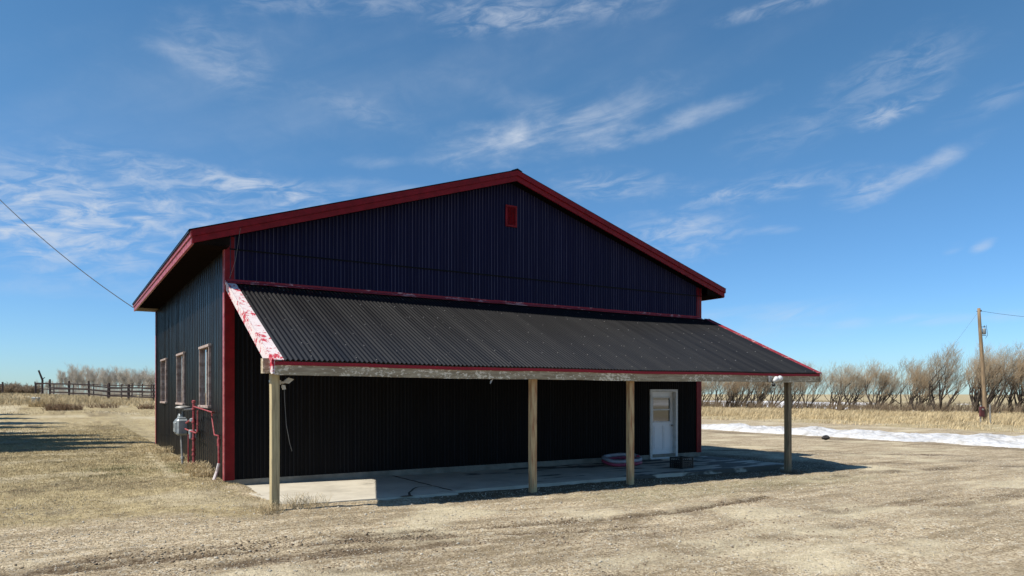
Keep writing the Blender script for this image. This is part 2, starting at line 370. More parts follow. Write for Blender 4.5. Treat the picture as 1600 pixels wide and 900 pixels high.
def masks(x, y):
    n1 = fbm(x, y, .35, 4); n2 = fbm(x + 50, y + 9, 1.6, 4); n3 = fbm(x - 20, y, .9, 4)
    # dry grass: lawn to the left of the shop, far left yard, beyond the road on the right
    lawn = sst(1.0, -.8, x + .9 * n2) * sst(-5.6, -1.6, y + 1.6 * n1 + .8 * n2 - .15 * x)
    far = sst(44, 50, x + 5 * n1); yard = np.maximum(sst(38, 48, y + 8 * n1), .9 * sst(10, 15, y + 3 * n2 + 3 * n1)) * sst(26, 16, x)
    grass = np.clip(np.maximum(np.maximum(lawn, far), yard), 0, 1)
    damp = np.zeros_like(x)
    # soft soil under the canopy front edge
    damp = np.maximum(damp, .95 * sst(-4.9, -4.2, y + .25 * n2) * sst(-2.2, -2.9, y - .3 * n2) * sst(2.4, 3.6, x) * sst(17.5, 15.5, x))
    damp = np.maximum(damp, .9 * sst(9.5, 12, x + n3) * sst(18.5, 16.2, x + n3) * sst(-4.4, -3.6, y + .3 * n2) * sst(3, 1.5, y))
    for pl, wd, dp, st in RUTW:
        d = dist_poly(x, y, pl) + .14 * vn(x, y, 2.3)
        damp = np.maximum(damp, min(1., st * 1.35) * np.exp(-(d / wd / 1.25) ** 4) * (.6 + 1.3 * np.clip(n2 + n3 + .25, 0, 1)))
    damp = np.maximum(damp, .34 * sst(.05, .4, fbm(x * .45 + y * .12, y * 1.3, .55, 5, .6)) )
    for pl, wd, dp, st in RUTW[:5]:
        d = dist_poly(x, y, pl) + .5 * vn(x, y, .9)
        damp = np.maximum(damp, .42 * st * np.exp(-(d / .55) ** 2) * (.5 + 1.5 * np.clip(n2 + .2, 0, 1)))
    damp = np.maximum(damp, .62 * lawn * sst(.02, .35, n3 + .6 * n2))
    damp = np.maximum(damp, .8 * sst(28.6, 30.2, x + 1.2 * n2) * sst(31.8, 30.6, x + .8 * n1) * (.4 + n1 + .5) * sst(20, 14, y))
    pale = sst(.05, .45, fbm(x + 3, y * 1.4 - 70, .5, 4)) * .9
    a, b = pxg(222, 700, -.12), pxg(270, 748, -.12)
    pale = np.maximum(pale, 1.3 * np.exp(-(dist_poly(x, y, [a, b]) / .13) ** 2) * (n3 > -.25))
    gx, gy = pxg(236, 735, -.12)
    green = np.exp(-(((x - gx) / 1.3) ** 2 + ((y - gy) / 1.6) ** 2)) * np.clip(.6 + 1.8 * n2, 0, 1)
    green = np.maximum(green, .55 * sst(-6.9, -5.6, y + .5 * n3) * sst(-4.4, -5.0, y) * sst(5, 7, x) * sst(17, 13, x))
    snow = sst(.0, .08, fbm(x + 11, y, .022, 3) * 1.2 + .18 * n1 + .28 * sst(150, 105, x)) * sst(93, 97, x) * sst(210, 150, x)
    gx, gy = pxg(1130, 640.5, -.45); snow = np.maximum(snow, np.exp(-(((x - gx) / 5) ** 2 + ((y - gy) / 5) ** 2)) > .55)
    snow = np.maximum(snow, (fbm(x, y, .8, 4) > .26) * sst(35.4, 35.8, x) * sst(39.5, 36.5, x) * sst(22, 16, y))
    gx, gy = pxg(45, 611.5 + 9, .9); snow = np.maximum(snow, (np.exp(-(((x - gx) / 9) ** 2 + ((y - gy) / 7) ** 2)) > .5) * 0.)
    return grass, np.clip(damp, 0, 1), np.clip(pale, 0, 1), np.clip(green, 0, 1), np.clip(snow, 0, 1)
def axis(lo, hi, step, far, grow=1.09):
    a = list(np.arange(lo, hi, step)); s = step; q = a[-1]
    while q < far: s *= grow; q += s; a.append(q)
    s = step; q = a[0]; b = []
    while q > -far: s *= grow; q -= s; b.append(q)
    return np.array(b[::-1] + a)
ax = axis(-8, 17, .085, 3500, 1.06); ay = axis(-11.5, 1.0, .075, 3500, 1.06)
GX, GY = np.meshgrid(ax, ay); gz = ground_z(GX, GY)
nx, ny = len(ax), len(ay)
idx = np.arange(nx * ny).reshape(ny, nx)
F = np.stack([idx[:-1, :-1], idx[:-1, 1:], idx[1:, 1:], idx[1:, :-1]], -1).reshape(-1, 4)
gm = bpy.data.materials.new('ground_soil'); gm.use_nodes = True
ground = npmesh('ground', np.stack([GX, GY, gz], -1).reshape(-1, 3), F, gm, smooth=True)
tag(ground, kind='structure')
for nme, arr in zip(('grass', 'damp', 'pale', 'green', 'snow'), masks(GX, GY)):
    at = ground.data.attributes.new('m_' + nme, 'FLOAT', 'POINT'); at.data.foreach_set('value', np.asarray(arr, np.float32).ravel())
def ground_nodes():
    t = gm.node_tree; b = t.nodes['Principled BSDF']; b.inputs['Roughness'].default_value = .95; b.inputs['Specular IOR Level'].default_value = .15
    g = N(t, 'ShaderNodeNewGeometry'); P = g.outputs['Position']
    def nz(s, d=6, r=.6, st=None):
        n = N(t, 'ShaderNodeTexNoise'); n.inputs['Scale'].default_value = s; n.inputs['Detail'].default_value = d; n.inputs['Roughness'].default_value = r
        if st:
            mp = N(t, 'ShaderNodeMapping'); mp.inputs['Scale'].default_value = st; mp.inputs['Rotation'].default_value = (0, 0, R(-12)); L(t, P, mp.inputs[0]); L(t, mp.outputs[0], n.inputs['Vector'])
        else: L(t, P, n.inputs['Vector'])
        return n.outputs[0]
    def mr(v, a, c, lo=0., hi=1.):
        m = N(t, 'ShaderNodeMapRange'); m.inputs[1].default_value = a; m.inputs[2].default_value = c; m.inputs[3].default_value = lo; m.inputs[4].default_value = hi
        L(t, v, m.inputs[0]); return m.outputs[0]
    def mix(f, a, c):
        m = N(t, 'ShaderNodeMix', data_type='RGBA')
        if isinstance(f, float): m.inputs[0].default_value = f
        else: L(t, f, m.inputs[0])
        for i, v in ((6, a), (7, c)):
            if isinstance(v, tuple): m.inputs[i].default_value = (*v, 1)
            else: L(t, v, m.inputs[i])
        return m.outputs[2]
    def attr(n): a = N(t, 'ShaderNodeAttribute'); a.attribute_name = 'm_' + n; return a.outputs['Fac']
    vo = N(t, 'ShaderNodeTexVoronoi'); vo.inputs['Scale'].default_value = 42; L(t, P, vo.inputs['Vector'])
    sv = N(t, 'ShaderNodeSeparateColor'); L(t, vo.outputs['Color'], sv.inputs[0])
    vo2 = N(t, 'ShaderNodeTexVoronoi'); vo2.inputs['Scale'].default_value = 17; L(t, P, vo2.inputs['Vector'])
    sv2 = N(t, 'ShaderNodeSeparateColor'); L(t, vo2.outputs['Color'], sv2.inputs[0])
    big = nz(.35, 5); mid = nz(2.2, 8, .7); fine = nz(14, 6, .7); streak = nz(1.4, 6, .65, (.35, 2.2, 1))
    gravel = mix(mr(mid, .35, .68), (.43, .345, .232), (.275, .210, .132))
    gravel = mix(mr(sv.outputs[0], .2, 1., 0, .9), gravel, (.60, .51, .365))
    gravel = mix(mr(sv.outputs[1], .68, .76, 0, .8), gravel, (.15, .11, .065))
    gravel = mix(mr(sv2.outputs[0], .86, .90, 0, .55), gravel, (.55, .50, .40))
    gravel = mix(mr(streak, .44, .64, 0, .7), gravel, (.17, .130, .078))
    gravel = mix(M(t, 'MULTIPLY', attr('pale'), mr(fine, .35, .6, .35, 1.)), gravel, (.56, .49, .345))
    gr = mix(mr(fine, .35, .65), (.46, .38, .22), (.26, .205, .11))
    gr = mix(mr(mid, .45, .64, 0, .85), gr, (.17, .125, .07))
    gr = mix(mr(sv2.outputs[1], .5, 1., 0, .4), gr, (.50, .43, .29))
    gr = mix(M(t, 'MULTIPLY', attr('pale'), .6), gr, (.50, .44, .32))
    c = mix(mr(M(t, 'ADD', attr('grass'), M(t, 'MULTIPLY_ADD', mid, .8, -.4)), .35, .65), gravel, gr)
    c = mix(M(t, 'MULTIPLY', attr('green'), mr(fine, .4, .62)), c, (.12, .135, .05))
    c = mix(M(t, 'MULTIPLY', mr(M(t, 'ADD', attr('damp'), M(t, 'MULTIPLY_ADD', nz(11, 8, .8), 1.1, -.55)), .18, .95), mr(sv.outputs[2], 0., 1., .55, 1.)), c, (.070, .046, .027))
    c = mix(mr(M(t, 'ADD', attr('snow'), M(t, 'MULTIPLY_ADD', mid, .5, -.25)), .45, .55), c, (.8, .8, .82))
    L(t, c, b.inputs['Base Color'])
    h = M(t, 'ADD', M(t, 'MULTIPLY', vo.outputs['Distance'], -.35), M(t, 'MULTIPLY', fine, .9)); h = M(t, 'ADD', h, M(t, 'MULTIPLY', mid, 1.2))
    bp = N(t, 'ShaderNodeBump'); bp.inputs['Distance'].default_value = .030; bp.inputs['Strength'].default_value = .9; L(t, h, bp.inputs['Height']); L(t, bp.outputs[0], b.inputs['Normal'])
ground_nodes()

# ------------------------------------------------------------------ scatter
def blades(name, x, y, h, wd, mtl, lean=.6, z=None, wind=(0, 0), parent=None, gz_fine=True):
    n = len(x); zz = ground_z(x, y, gz_fine) if z is None else z
    a = rng.random(n) * 2 * np.pi; ln = rng.random(n) * lean; b = rng.random(n) * 2 * np.pi
    dx, dy = np.cos(a) * wd / 2, np.sin(a) * wd / 2
    lx, ly = np.cos(b) * ln * h + wind[0] * h, np.sin(b) * ln * h + wind[1] * h
    hz = h * np.sqrt(np.clip(1 - ln ** 2 * .5, .15, 1))
    P0 = np.stack([x - dx, y - dy, zz - .01], -1); P1 = np.stack([x + dx, y + dy, zz - .01], -1)
    P2 = np.stack([x + dx * .7 + lx * .45, y + dy * .7 + ly * .45, zz + hz * .6], -1); P3 = np.stack([x - dx * .7 + lx * .45, y - dy * .7 + ly * .45, zz + hz * .6], -1)
    P4 = np.stack([x + lx, y + ly, zz + hz], -1); P5 = P4 + np.stack([dx * .2, dy * .2, 0 * x], -1)
    V = np.stack([P0, P1, P2, P3, P4, P5], 1).reshape(-1, 3)
    o = np.arange(n)[:, None] * 6
    F = np.concatenate([o + np.array([[0, 1, 2, 3]]), o + np.array([[3, 2, 5, 4]])], 0)
    return npmesh(name, V, F, mtl, parent)
def scat(n, x0, x1, y0, y1): return rng.uniform(x0, x1, n), rng.uniform(y0, y1, n)
def inframe(x, y, m=.04):
    dx, dy = x - CAM[0], y - CAM[1]; lat = dx * CA - dy * SA; dep = dx * SA + dy * CA
    return (dep > 6) & (np.abs(lat / np.maximum(dep, .1)) < .711 + m)
# lawn
x, y = scat(900000, -16, 1.2, -6.5, 34); g = masks(x, y)
keep = inframe(x, y, .1) & (rng.random(len(x)) < np.clip(g[0] * 1.1 - .7 * g[2] + .1, 0, 1)) & ~((x > -.02) & (y > -.1))
keep &= (rng.random(len(x)) < np.clip(1.15 - np.maximum(0, y) / 30, 0., 1)) & ~((x > .3) & (y > -3.3))
x, y, gg = x[keep], y[keep], g[3][keep]
isg = rng.random(len(x)) < gg * .9
dd = np.hypot(x - CAM[0], y - CAM[1])
hh = rng.uniform(.010, .034, len(x)) * (.45 + .55 * sst(-4, 0, y)) * (1 + 1.2 * np.clip(fbm(x, y, .8, 3), 0, 1)); ww = .003 + .00028 * dd
tag(blades('dry_grass', x[~isg], y[~isg], hh[~isg], ww[~isg], M_STRAWL, 1.0), 'short dry matted grass beside the shop wall', 'grass', kind='stuff')
tag(blades('green_grass', x[isg], y[isg], hh[isg] * .8, ww[isg], M_GREEN, .8), 'patch of sprouting green grass in the dry lawn', 'grass', kind='stuff')
# tufts of grit and straw thinly over the gravel
x, y = scat(30000, -10, 20, -12, -3.6); g = masks(x, y)
k = inframe(x, y, .05) & (rng.random(len(x)) < .25 + .5 * (fbm(x, y, 1.1, 3) > .1)); x, y = x[k], y[k]
tag(blades('straw_litter', x, y, rng.uniform(.012, .04, len(x)), np.full(len(x), .005), M_STRAWL, 1.0), 'scattered straw bits on the gravel yard', 'straw', kind='stuff')
# tall dry grass beyond the road
x, y = scat(300000, 45.5, 90, -16, 110)
dens = np.clip(.25 + 1.6 * fbm(x, y, .25, 3) + .5 * sst(50, 60, x), .05, 1)
k = inframe(x, y, .08) & (rng.random(len(x)) < dens); x, y = x[k], y[k]
hh = rng.uniform(.18, .55, len(x)) * (.4 + 1.4 * np.clip(fbm(x + 8, y, .45, 4, .6) + .3, 0, 1)) * (.5 + .5 * sst(46, 56, x)) * (1 - .45 * sst(72, 86, x))
tag(blades('tall_dry_grass', x, y, hh, np.full(len(x), .035), M_STRAW, .75, wind=(.1, -.3)), 'tall golden dry grass strip beyond the snow bank', 'grass', kind='stuff')
# left far grass
bx, by = scat(140000, -34, 26, 44, 92)
k = inframe(bx, by, .05) & (rng.random(len(bx)) < np.clip(.25 + 1.4 * fbm(bx, by, .2, 3) + .6 * sst(52, 60, by), .03, 1)); x, y = bx[k], by[k]
hh = rng.uniform(.12, .42, len(x)) * (.5 + 1.1 * np.clip(fbm(x, y, .15, 3) + .3, 0, 1)) * (.35 + .65 * sst(50, 60, y))
tag(blades('rough_dry_grass', x, y, hh, np.full(len(x), .03), M_STRAW, .8), 'rough dry grass in front of the rail fence', 'grass', kind='stuff')
# stones
def stones(name, x, y, r, mtl, lbl):
    n = len(x); z = ground_z(x, y)
    ph = (1 + 5 ** .5) / 2
    ico = np.array([(-1, ph, 0), (1, ph, 0), (-1, -ph, 0), (1, -ph, 0), (0, -1, ph), (0, 1, ph), (0, -1, -ph), (0, 1, -ph), (ph, 0, -1), (ph, 0, 1), (-ph, 0, -1), (-ph, 0, 1)]) / 1.9
    fc = np.array([(0, 11, 5), (0, 5, 1), (0, 1, 7), (0, 7, 10), (0, 10, 11), (1, 5, 9), (5, 11, 4), (11, 10, 2), (10, 7, 6), (7, 1, 8), (3, 9, 4), (3, 4, 2), (3, 2, 6), (3, 6, 8), (3, 8, 9), (4, 9, 5), (2, 4, 11), (6, 2, 10), (8, 6, 7), (9, 8, 1)])
    V = ico[None] * rng.uniform(.7, 1.25, (n, 12, 1)); V[:, :, 2] *= rng.uniform(.4, .8, (n, 1))
    V[:, :, 0] *= rng.uniform(.8, 1.4, (n, 1)); a = rng.random(n) * 6.28; c, s = np.cos(a)[:, None], np.sin(a)[:, None]
    X = V[:, :, 0] * c - V[:, :, 1] * s; Y = V[:, :, 0] * s + V[:, :, 1] * c
    V = np.stack([X, Y, V[:, :, 2]], -1) * r[:, None, None] + np.stack([x, y, z + r * .15], -1)[:, None]
    F = (fc[None] + np.arange(n)[:, None, None] * 12).reshape(-1, 3)
    return tag(npmesh(name, V.reshape(-1, 3), F, mtl), lbl, 'gravel', kind='stuff')
x, y = scat(120000, -9, 24, -12, 0); k = inframe(x, y, .05) & ~((x > -.1) & (x < 15) & (y > -3.4)); x, y = x[k], y[k]
g = masks(x, y); k = rng.random(len(x)) < np.clip(.75 - g[0] * .7 + .8 * (fbm(x, y, .6, 3) > .12), .03, 1) * .6; x, y = x[k], y[k]
stones('gravel', x, y, .005 + .010 * rng.random(len(x)) ** 2 + .016 * (rng.random(len(x)) > .988), M_STONE, 'loose gravel stones scattered across the yard')

cx_, cy_ = [], []
for pl, wd, dp, st in RUTW[:5]:
    for (a0, b0), (a1, b1) in zip(pl[:-1], pl[1:]):
        n_ = int(math.hypot(a1 - a0, b1 - b0) * 120 * st); t_ = rng.random(n_); cx_.append(a0 + (a1 - a0) * t_ + rng.normal(0, wd * 1.1, n_)); cy_.append(b0 + (b1 - b0) * t_ + rng.normal(0, wd * 1.1, n_))
cx_, cy_ = np.concatenate(cx_), np.concatenate(cy_); k = inframe(cx_, cy_, .05) & (fbm(cx_, cy_, 1.3, 3) > -.12); cx_, cy_ = cx_[k], cy_[k]
o_ = stones('dirt_clods', cx_, cy_, .007 + .016 * rng.random(len(cx_)) ** 2, mat('clod_soil', (.16, .11, .07), (.09, .06, .04), rough=.95, scale=3, rand=(.30, .23, .15)), 'small clods of churned soil along the wheel ruts')
o_['category'] = 'soil clods'
# snow windrow
def snow_ridge():
    vs = np.linspace(-30, 30, 260); ks = np.linspace(-1, 1, 34)
    S, K = np.meshgrid(vs, ks, indexing='ij')
    cx = 33.6 + .035 * S + .5 * fbm(S, S * 0, .12, 3) + .0 * K; 
    wd = (2.3 + 1.0 * fbm(S, S * 0 + 4, .16, 3) + .5 * fbm(S, K * 2, .9, 3)) * sst(26, 10, S)
    X = cx + K * wd * (1 + .10 * fbm(S + 3, K * 3, .9, 3)) - .9 * sst(10, 30, S)
    H = (1 - K ** 2) ** .6 * (.34 + .35 * fbm(S, K * 2, .45, 4)) * sst(26, 12, S) + .08 * fbm(S, K * 3, 1.6, 4, .65)
    Z = ground_z(X, S, False) - .05 + H
    V = np.stack([X, S, Z], -1).reshape(-1, 3); i = np.arange(len(vs) * len(ks)).reshape(len(vs), len(ks))
    F = np.stack([i[:-1, :-1], i[1:, :-1], i[1:, 1:], i[:-1, 1:]], -1).reshape(-1, 4)
    return npmesh('snow_bank', V, F, M_SNOW, smooth=True)
tag(snow_ridge(), 'long low bank of melting snow along the edge of the gravel yard', 'snow bank', kind='stuff')
b = MB()
cx, cy = pxg(1291, 681, -.2); cz = float(ground_z(np.array(cx), np.array(cy))) + .12
b.lathe([(.02, -.06), (.16, -.02), (.2, .04), (.13, .12), (.03, .15)], (0, 0, 0), 9)
b.v = [(p[0] * random.uniform(1, 1.7), p[1] * random.uniform(.7, 1), p[2] + random.uniform(-.02, .03)) for p in b.v]
o = b.build('mud_clod', M_CLOD); o.location = (cx, cy, cz); tag(o, 'small black clod lying on the front edge of the snow bank', 'clod')

# ------------------------------------------------------------------ the shop building
W, LEN = 14.63, 13.88
ZB, ZE, ZR = -.11, 5.237, 7.80       # wall bottom, roof edge at eave end, ridge
OS, OF = .75, .40
SL = (ZR - ZE) / (W / 2 + OS)
def zroof(u): return ZR - SL * abs(u - W / 2)
shop = empty('metal_shop', (0, 0, 0)); tag(shop, 'black corrugated metal shop with red trim and a lean-to canopy across its gable', 'building')
P_ = .0925
def rib(u, per=P_, dep=.017):
    """trapezoid-ish corrugation, outward displacement"""
    f = (u / per) % 1.0; return dep * float(np.interp(f, (0, .42, .66, .86, .96, 1.), (0, 0, 1., 1., 0, 0))) * 1.3
def rib_cols(a, b, per=P_, n=8):
    o = [a]
    k = 0
    while k * per < b:
        for f in (.42, .66, .86, .96):
            u = (k + f) * per
            if a < u < b: o.append(u)
        k += 1
    return o + [b]
DU0, DU1, DZ1 = 12.45, 13.60, 1.93       # door opening
ZT0 = 4.26
def front_wall():
    m = MB(); cols = rib_cols(.02, W - .02)
    def sheet(u0, u1, zlo, zhi, off, ma=0):
        c = [max(u0, .02)] + [u for u in cols if max(u0, .02) + 1e-4 < u < min(u1, W - .02) - 1e-4] + [min(u1, W - .02)]
        V = []; 
        for u in c:
            y = -.026 - rib(u) - off; V += [(u, y, zlo(u)), (u, y, zhi(u))]
        for i in range(len(c) - 1):
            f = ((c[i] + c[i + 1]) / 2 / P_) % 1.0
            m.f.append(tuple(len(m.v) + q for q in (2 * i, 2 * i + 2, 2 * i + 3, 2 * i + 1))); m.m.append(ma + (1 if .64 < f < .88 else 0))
        m.v += V
    roof = lambda u: zroof(u) - .06
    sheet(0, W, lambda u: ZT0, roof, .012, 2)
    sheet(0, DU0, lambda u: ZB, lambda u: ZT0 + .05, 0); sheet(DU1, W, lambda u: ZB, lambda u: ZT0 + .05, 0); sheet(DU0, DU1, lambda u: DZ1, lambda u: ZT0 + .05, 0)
    # solid backing with the opening
    for u0, u1, z0 in ((.02, DU0, ZB), (DU1, W - .02, ZB), (DU0, DU1, DZ1)): m.box(u0, u1, -.02, .12, z0, 5.1)
    m.prism([(.02, -.02, 5.1), (W - .02, -.02, 5.1), (W - .02, -.02, zroof(0) - .1), (W / 2, -.02, ZR - .1), (.02, -.02, zroof(0) - .1)], (0, .14, 0))
    return m.build('gable_wall', [M_WALL, M_RIBHIL, M_NAVY, M_CHALK], shop, smooth=False)
front_wall()
# horizontal lap between upper and lower sheets
m = MB(); m.box(.05, W - .05, -.070, -.030, 4.965, 4.995); m.build('sheet_lap', M_WALL, shop)
WINS = [(1.80, 3.22, 1.50, 2.93), (6.12, 7.60, 1.52, 2.95), (10.40, 11.85, 1.52, 2.95)]
def side_wall():
    m = MB(); cols = rib_cols(.02, LEN - .02, .1016, 6)
    def prof(v):
        f = (v / .3048) % 1.0; big = .018 * max(0, 1 - abs(f - .5) / .13) ** .5 if abs(f - .5) < .13 else 0
        return big + .004 * math.sin(v * 2.1) + .003 * math.sin(v * 5.3 + 1)
    cols = [.02 + (LEN - .04) * i / 900 for i in range(901)]
    edges = sorted(set([0, LEN] + [e for w_ in WINS for e in w_[:2]]))
    zt = zroof(0) - .12
    def sheet(v0, v1, z0, z1):
        c = [v0] + [v for v in cols if v0 < v < v1] + [v1]
        V = []
        for v in c:
            x = -.03 - prof(v); V += [(x, v, z0), (x, v, z1)]
        m.add(V, [(2 * i + 2, 2 * i, 2 * i + 1, 2 * i + 3) for i in range(len(c) - 1)])
        m.box(-.02, .12, v0, v1, z0, z1)
    cur = .02
    for v0, v1, z0, z1 in WINS:
        sheet(cur, v0, ZB - .03, zt); sheet(v0, v1, ZB - .03, z0); sheet(v0, v1, z1, zt); cur = v1
    sheet(cur, LEN - .02, ZB - .03, zt)
    return m.build('side_wall', M_SIDE, shop)
side_wall()
# far side wall, back wall, floor slab of the interior
m = MB()
for i in range(140):
    v0 = LEN / 140 * i; m.box(W - .12, W + .03 + (.02 if i % 3 == 0 else 0), v0 + .001, v0 + LEN / 140 - .001, ZB, zroof(0) - .12)
o_ = m.build('side_wall', M_SIDE, shop)
m = MB(); m.prism([(.02, LEN, ZB), (W - .02, LEN, ZB), (W - .02, LEN, zroof(0) - .1), (W / 2, LEN, ZR - .1), (.02, LEN, zroof(0) - .1)], (0, -.1, 0)); m.build('back_wall', M_SIDE, shop)
# foundation
m = MB(); m.box(-.015, W + .015, -.045, .3, -.6, ZB - .003); m.box(-.012, .3, .31, LEN + .02, -.6, ZB - .033); m.box(W - .3, W + .02, .31, LEN + .02, -.6, ZB - .003)
m.box(.31, W - .31, LEN - .3, LEN + .02, -.6, ZB - .003); m.build('foundation', M_CONC, shop)
# corner trims: front face + side return
def corner(u, v, su, sv, z1, nm='corner_trim'):
    m = MB()
    wf = .155
    a, c = (u - .045 * su * 1, u + wf * su)
    m.box(min(a, c), max(a, c), min(v - .06 * sv, v + .0 * sv), max(v - .06 * sv, v), ZB - .01, z1)
    a2 = (u - .062 * su, u - .045 * su)
    m.box(min(a2), max(a2), min(v - .06 * sv, v + .12 * sv), max(v - .06 * sv, v + .12 * sv), ZB - .01, z1 - .02, 1)
    return m.build(nm, [M_RED, M_REDSUN], shop)
corner(0, 0, 1, 1, zroof(0) - .22); corner(W, 0, -1, 1, zroof(0) - .22); corner(0, LEN, 1, -1, zroof(0) - .22); corner(W, LEN, -1, -1, zroof(0) - .22)
# roof: two slopes of corrugated sheet with thickness
def roof_slope(sgn):
    m = MB(); v0, v1 = -OF - .03, LEN + OF + .03; n = int((v1 - v0) / .0925 * 4)
    u_r, u_e = W / 2, (-OS - .075 if sgn < 0 else W + OS + .075)
    V = []
    for i in range(n + 1):
        v = v0 + (v1 - v0) * i / n; h = .018 * (.5 + .5 * math.cos(2 * math.pi * (v - v0) / .0925))
        V += [(u_r, v, ZR + .012 + h), (u_e, v, ZR + .012 - SL * abs(u_e - W / 2) + h)]
    m.add(V, [(2 * i, 2 * i + 1, 2 * i + 3, 2 * i + 2) for i in range(n)])
    # deck below
    a, b_ = (u_r, ZR - .035), (u_e, ZR - .035 - SL * abs(u_e - W / 2))
    m.prism([(a[0], v0 + .05, a[1]), (b_[0], v0 + .05, b_[1]), (b_[0], v0 + .05, b_[1] + .035), (a[0], v0 + .05, a[1] + .035)], (0, v1 - v0 - .1, 0))
    return m.build('roof', M_CROOF, shop)
for sgn in (-1, 1):
    rf = roof_slope(sgn)
m = MB(); V = []
m.prism([(W / 2 - .16, -OF - .05, ZR - .01), (W / 2, -OF - .05, ZR + .055), (W / 2 + .16, -OF - .05, ZR - .01), (W / 2 + .12, -OF - .05, ZR - .02), (W / 2, -OF - .05, ZR + .03), (W / 2 - .12, -OF - .05, ZR - .02)], (0, LEN + 2 * OF + .1, 0))
m.build('ridge_cap', M_CROOF, rf)
# rake fascia, stepped, front and back
def rake_band(v, th, z_hi, z_lo, e=0., nm='rake_trim', mt=M_RED):
    m = MB()
    for s in (-1, 1):
        ue = W / 2 + s * (W / 2 + OS + e)
        ur = W / 2
        ze = ZR - SL * abs(ue - W / 2)
        m.prism([(ur, v, ZR + z_hi), (ue, v, ze + z_hi), (ue, v, ze + z_lo), (ur, v, ZR + z_lo)], (0, th, 0))
    return m.build(nm, mt, shop)
rt = rake_band(-OF - .055, .045, .0, -.135, .02)
for s_, us_ in ((-1, (2.1, 5.0)), (1, (9.6, 12.4))):
    for u_ in us_:
        m = MB(); a_, b_ = u_, u_ + .06
        m.prism([(a_, -OF - .058, zroof(a_) + .003), (b_, -OF - .058, zroof(b_) + .003), (b_, -OF - .058, zroof(b_) - .137), (a_, -OF - .058, zroof(a_) - .137)], (0, .002, 0)); m.build('joint_strip', M_RED, rt)
rake_band(-OF - .02, .04, -.138, -.275, .0, 'rake_board'); 
rake_band(LEN + OF + .01, .045, .0, -.135, .02); rake_band(LEN + OF - .02, .03, -.138, -.275, .0, 'rake_board')
# eave fascias
for s, ue in ((-1, -OS), (1, W + OS)):
    m = MB(); x0, x1 = sorted((ue, ue + s * .045)); m.box(x0, x1, -OF - .008, LEN + OF + .008, ZE - .145, ZE - .02)
    x0, x1 = sorted((ue - s * .03, ue + s * .02)); m.box(x0, x1, -OF + .022, LEN + OF - .022, ZE - .29, ZE - .148)
    m.build('eave_trim', M_REDSUN if s < 0 else M_RED, shop)  # left eave takes the sunlit copy of the red
# soffit: level under the eaves, sloped under the rakes
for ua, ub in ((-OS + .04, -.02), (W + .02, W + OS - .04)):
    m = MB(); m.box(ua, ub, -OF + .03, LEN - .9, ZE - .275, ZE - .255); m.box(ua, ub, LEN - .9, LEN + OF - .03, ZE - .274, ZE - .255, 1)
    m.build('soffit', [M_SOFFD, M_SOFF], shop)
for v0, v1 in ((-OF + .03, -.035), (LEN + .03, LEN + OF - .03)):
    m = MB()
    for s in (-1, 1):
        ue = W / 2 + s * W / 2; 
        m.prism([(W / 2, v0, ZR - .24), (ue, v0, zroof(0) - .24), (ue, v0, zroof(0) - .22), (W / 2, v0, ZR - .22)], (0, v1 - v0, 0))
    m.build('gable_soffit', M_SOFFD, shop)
# end plates of the eave boxes
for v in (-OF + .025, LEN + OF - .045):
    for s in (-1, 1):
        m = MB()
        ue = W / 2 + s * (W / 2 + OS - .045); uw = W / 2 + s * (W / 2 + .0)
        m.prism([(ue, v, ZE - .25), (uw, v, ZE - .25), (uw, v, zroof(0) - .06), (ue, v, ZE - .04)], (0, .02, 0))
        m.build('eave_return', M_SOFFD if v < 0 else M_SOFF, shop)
# gable vent
gv = MB(); c0, c1, z0, z1 = 7.17, 7.53, 6.36, 6.95
gv.box(c0, c1, -.085, -.045, z1 - .05, z1, bev=.006); gv.box(c0, c1, -.085, -.045, z0, z0 + .05, bev=.006)
gv.box(c0, c0 + .05, -.083, -.045, z0 + .05, z1 - .05); gv.box(c1 - .05, c1, -.083, -.045, z0 + .05, z1 - .05)
gvo = gv.build('gable_vent', M_RED, shop)
lv = MB()
for i in range(12):
    z = z0 + .055 + i * .04; lv.prism([(c0 + .05, -.082, z), (c0 + .05, -.075, z), (c0 + .05, -.05, z + .036), (c0 + .05, -.057, z + .036)], (c1 - c0 - .1, 0, 0))
lv.box(c0 + .04, c1 - .04, -.049, -.046, z0 + .04, z1 - .04); lv.build('louvre', M_RED, gvo)
# side windows
for i, (v0, v1, z0, z1) in enumerate(WINS):
    f = MB(); t_ = .04
    f.box(-.085, .05, v0 - .01, v0 + t_ - .01, z0, z1, bev=.005); f.box(-.085, .05, v1 - t_ + .01, v1 + .01, z0, z1, bev=.005)
    f.box(-.10, .05, v0 - .03, v1 + .03, z1 - .0, z1 + .065, bev=.006); f.box(-.115, .05, v0 - .03, v1 + .03, z0 - .06, z0 - .0, bev=.006)
    f.box(-.02, .03, (v0 + v1) / 2 - .03, (v0 + v1) / 2 + .03, z0 + .002, z1 - .002)
    fo = f.build('window', mat('weathered_window_trim', (.46, .38, .34), (.20, .13, .11), rough=.75, scale=9) if i == 0 else bpy.data.materials['weathered_window_trim'], shop)
    g = MB(); g.box(.02, .028, v0 + .06, (v0 + v1) / 2 - .035, z0 + .004, z1 - .004); g.build('pane', M_CURT, fo)
    g = MB(); g.box(-.012, -.004, (v0 + v1) / 2 + .035, v1 - .06, z0 + .004, z1 - .004); g.build('pane', M_GLASS, fo)
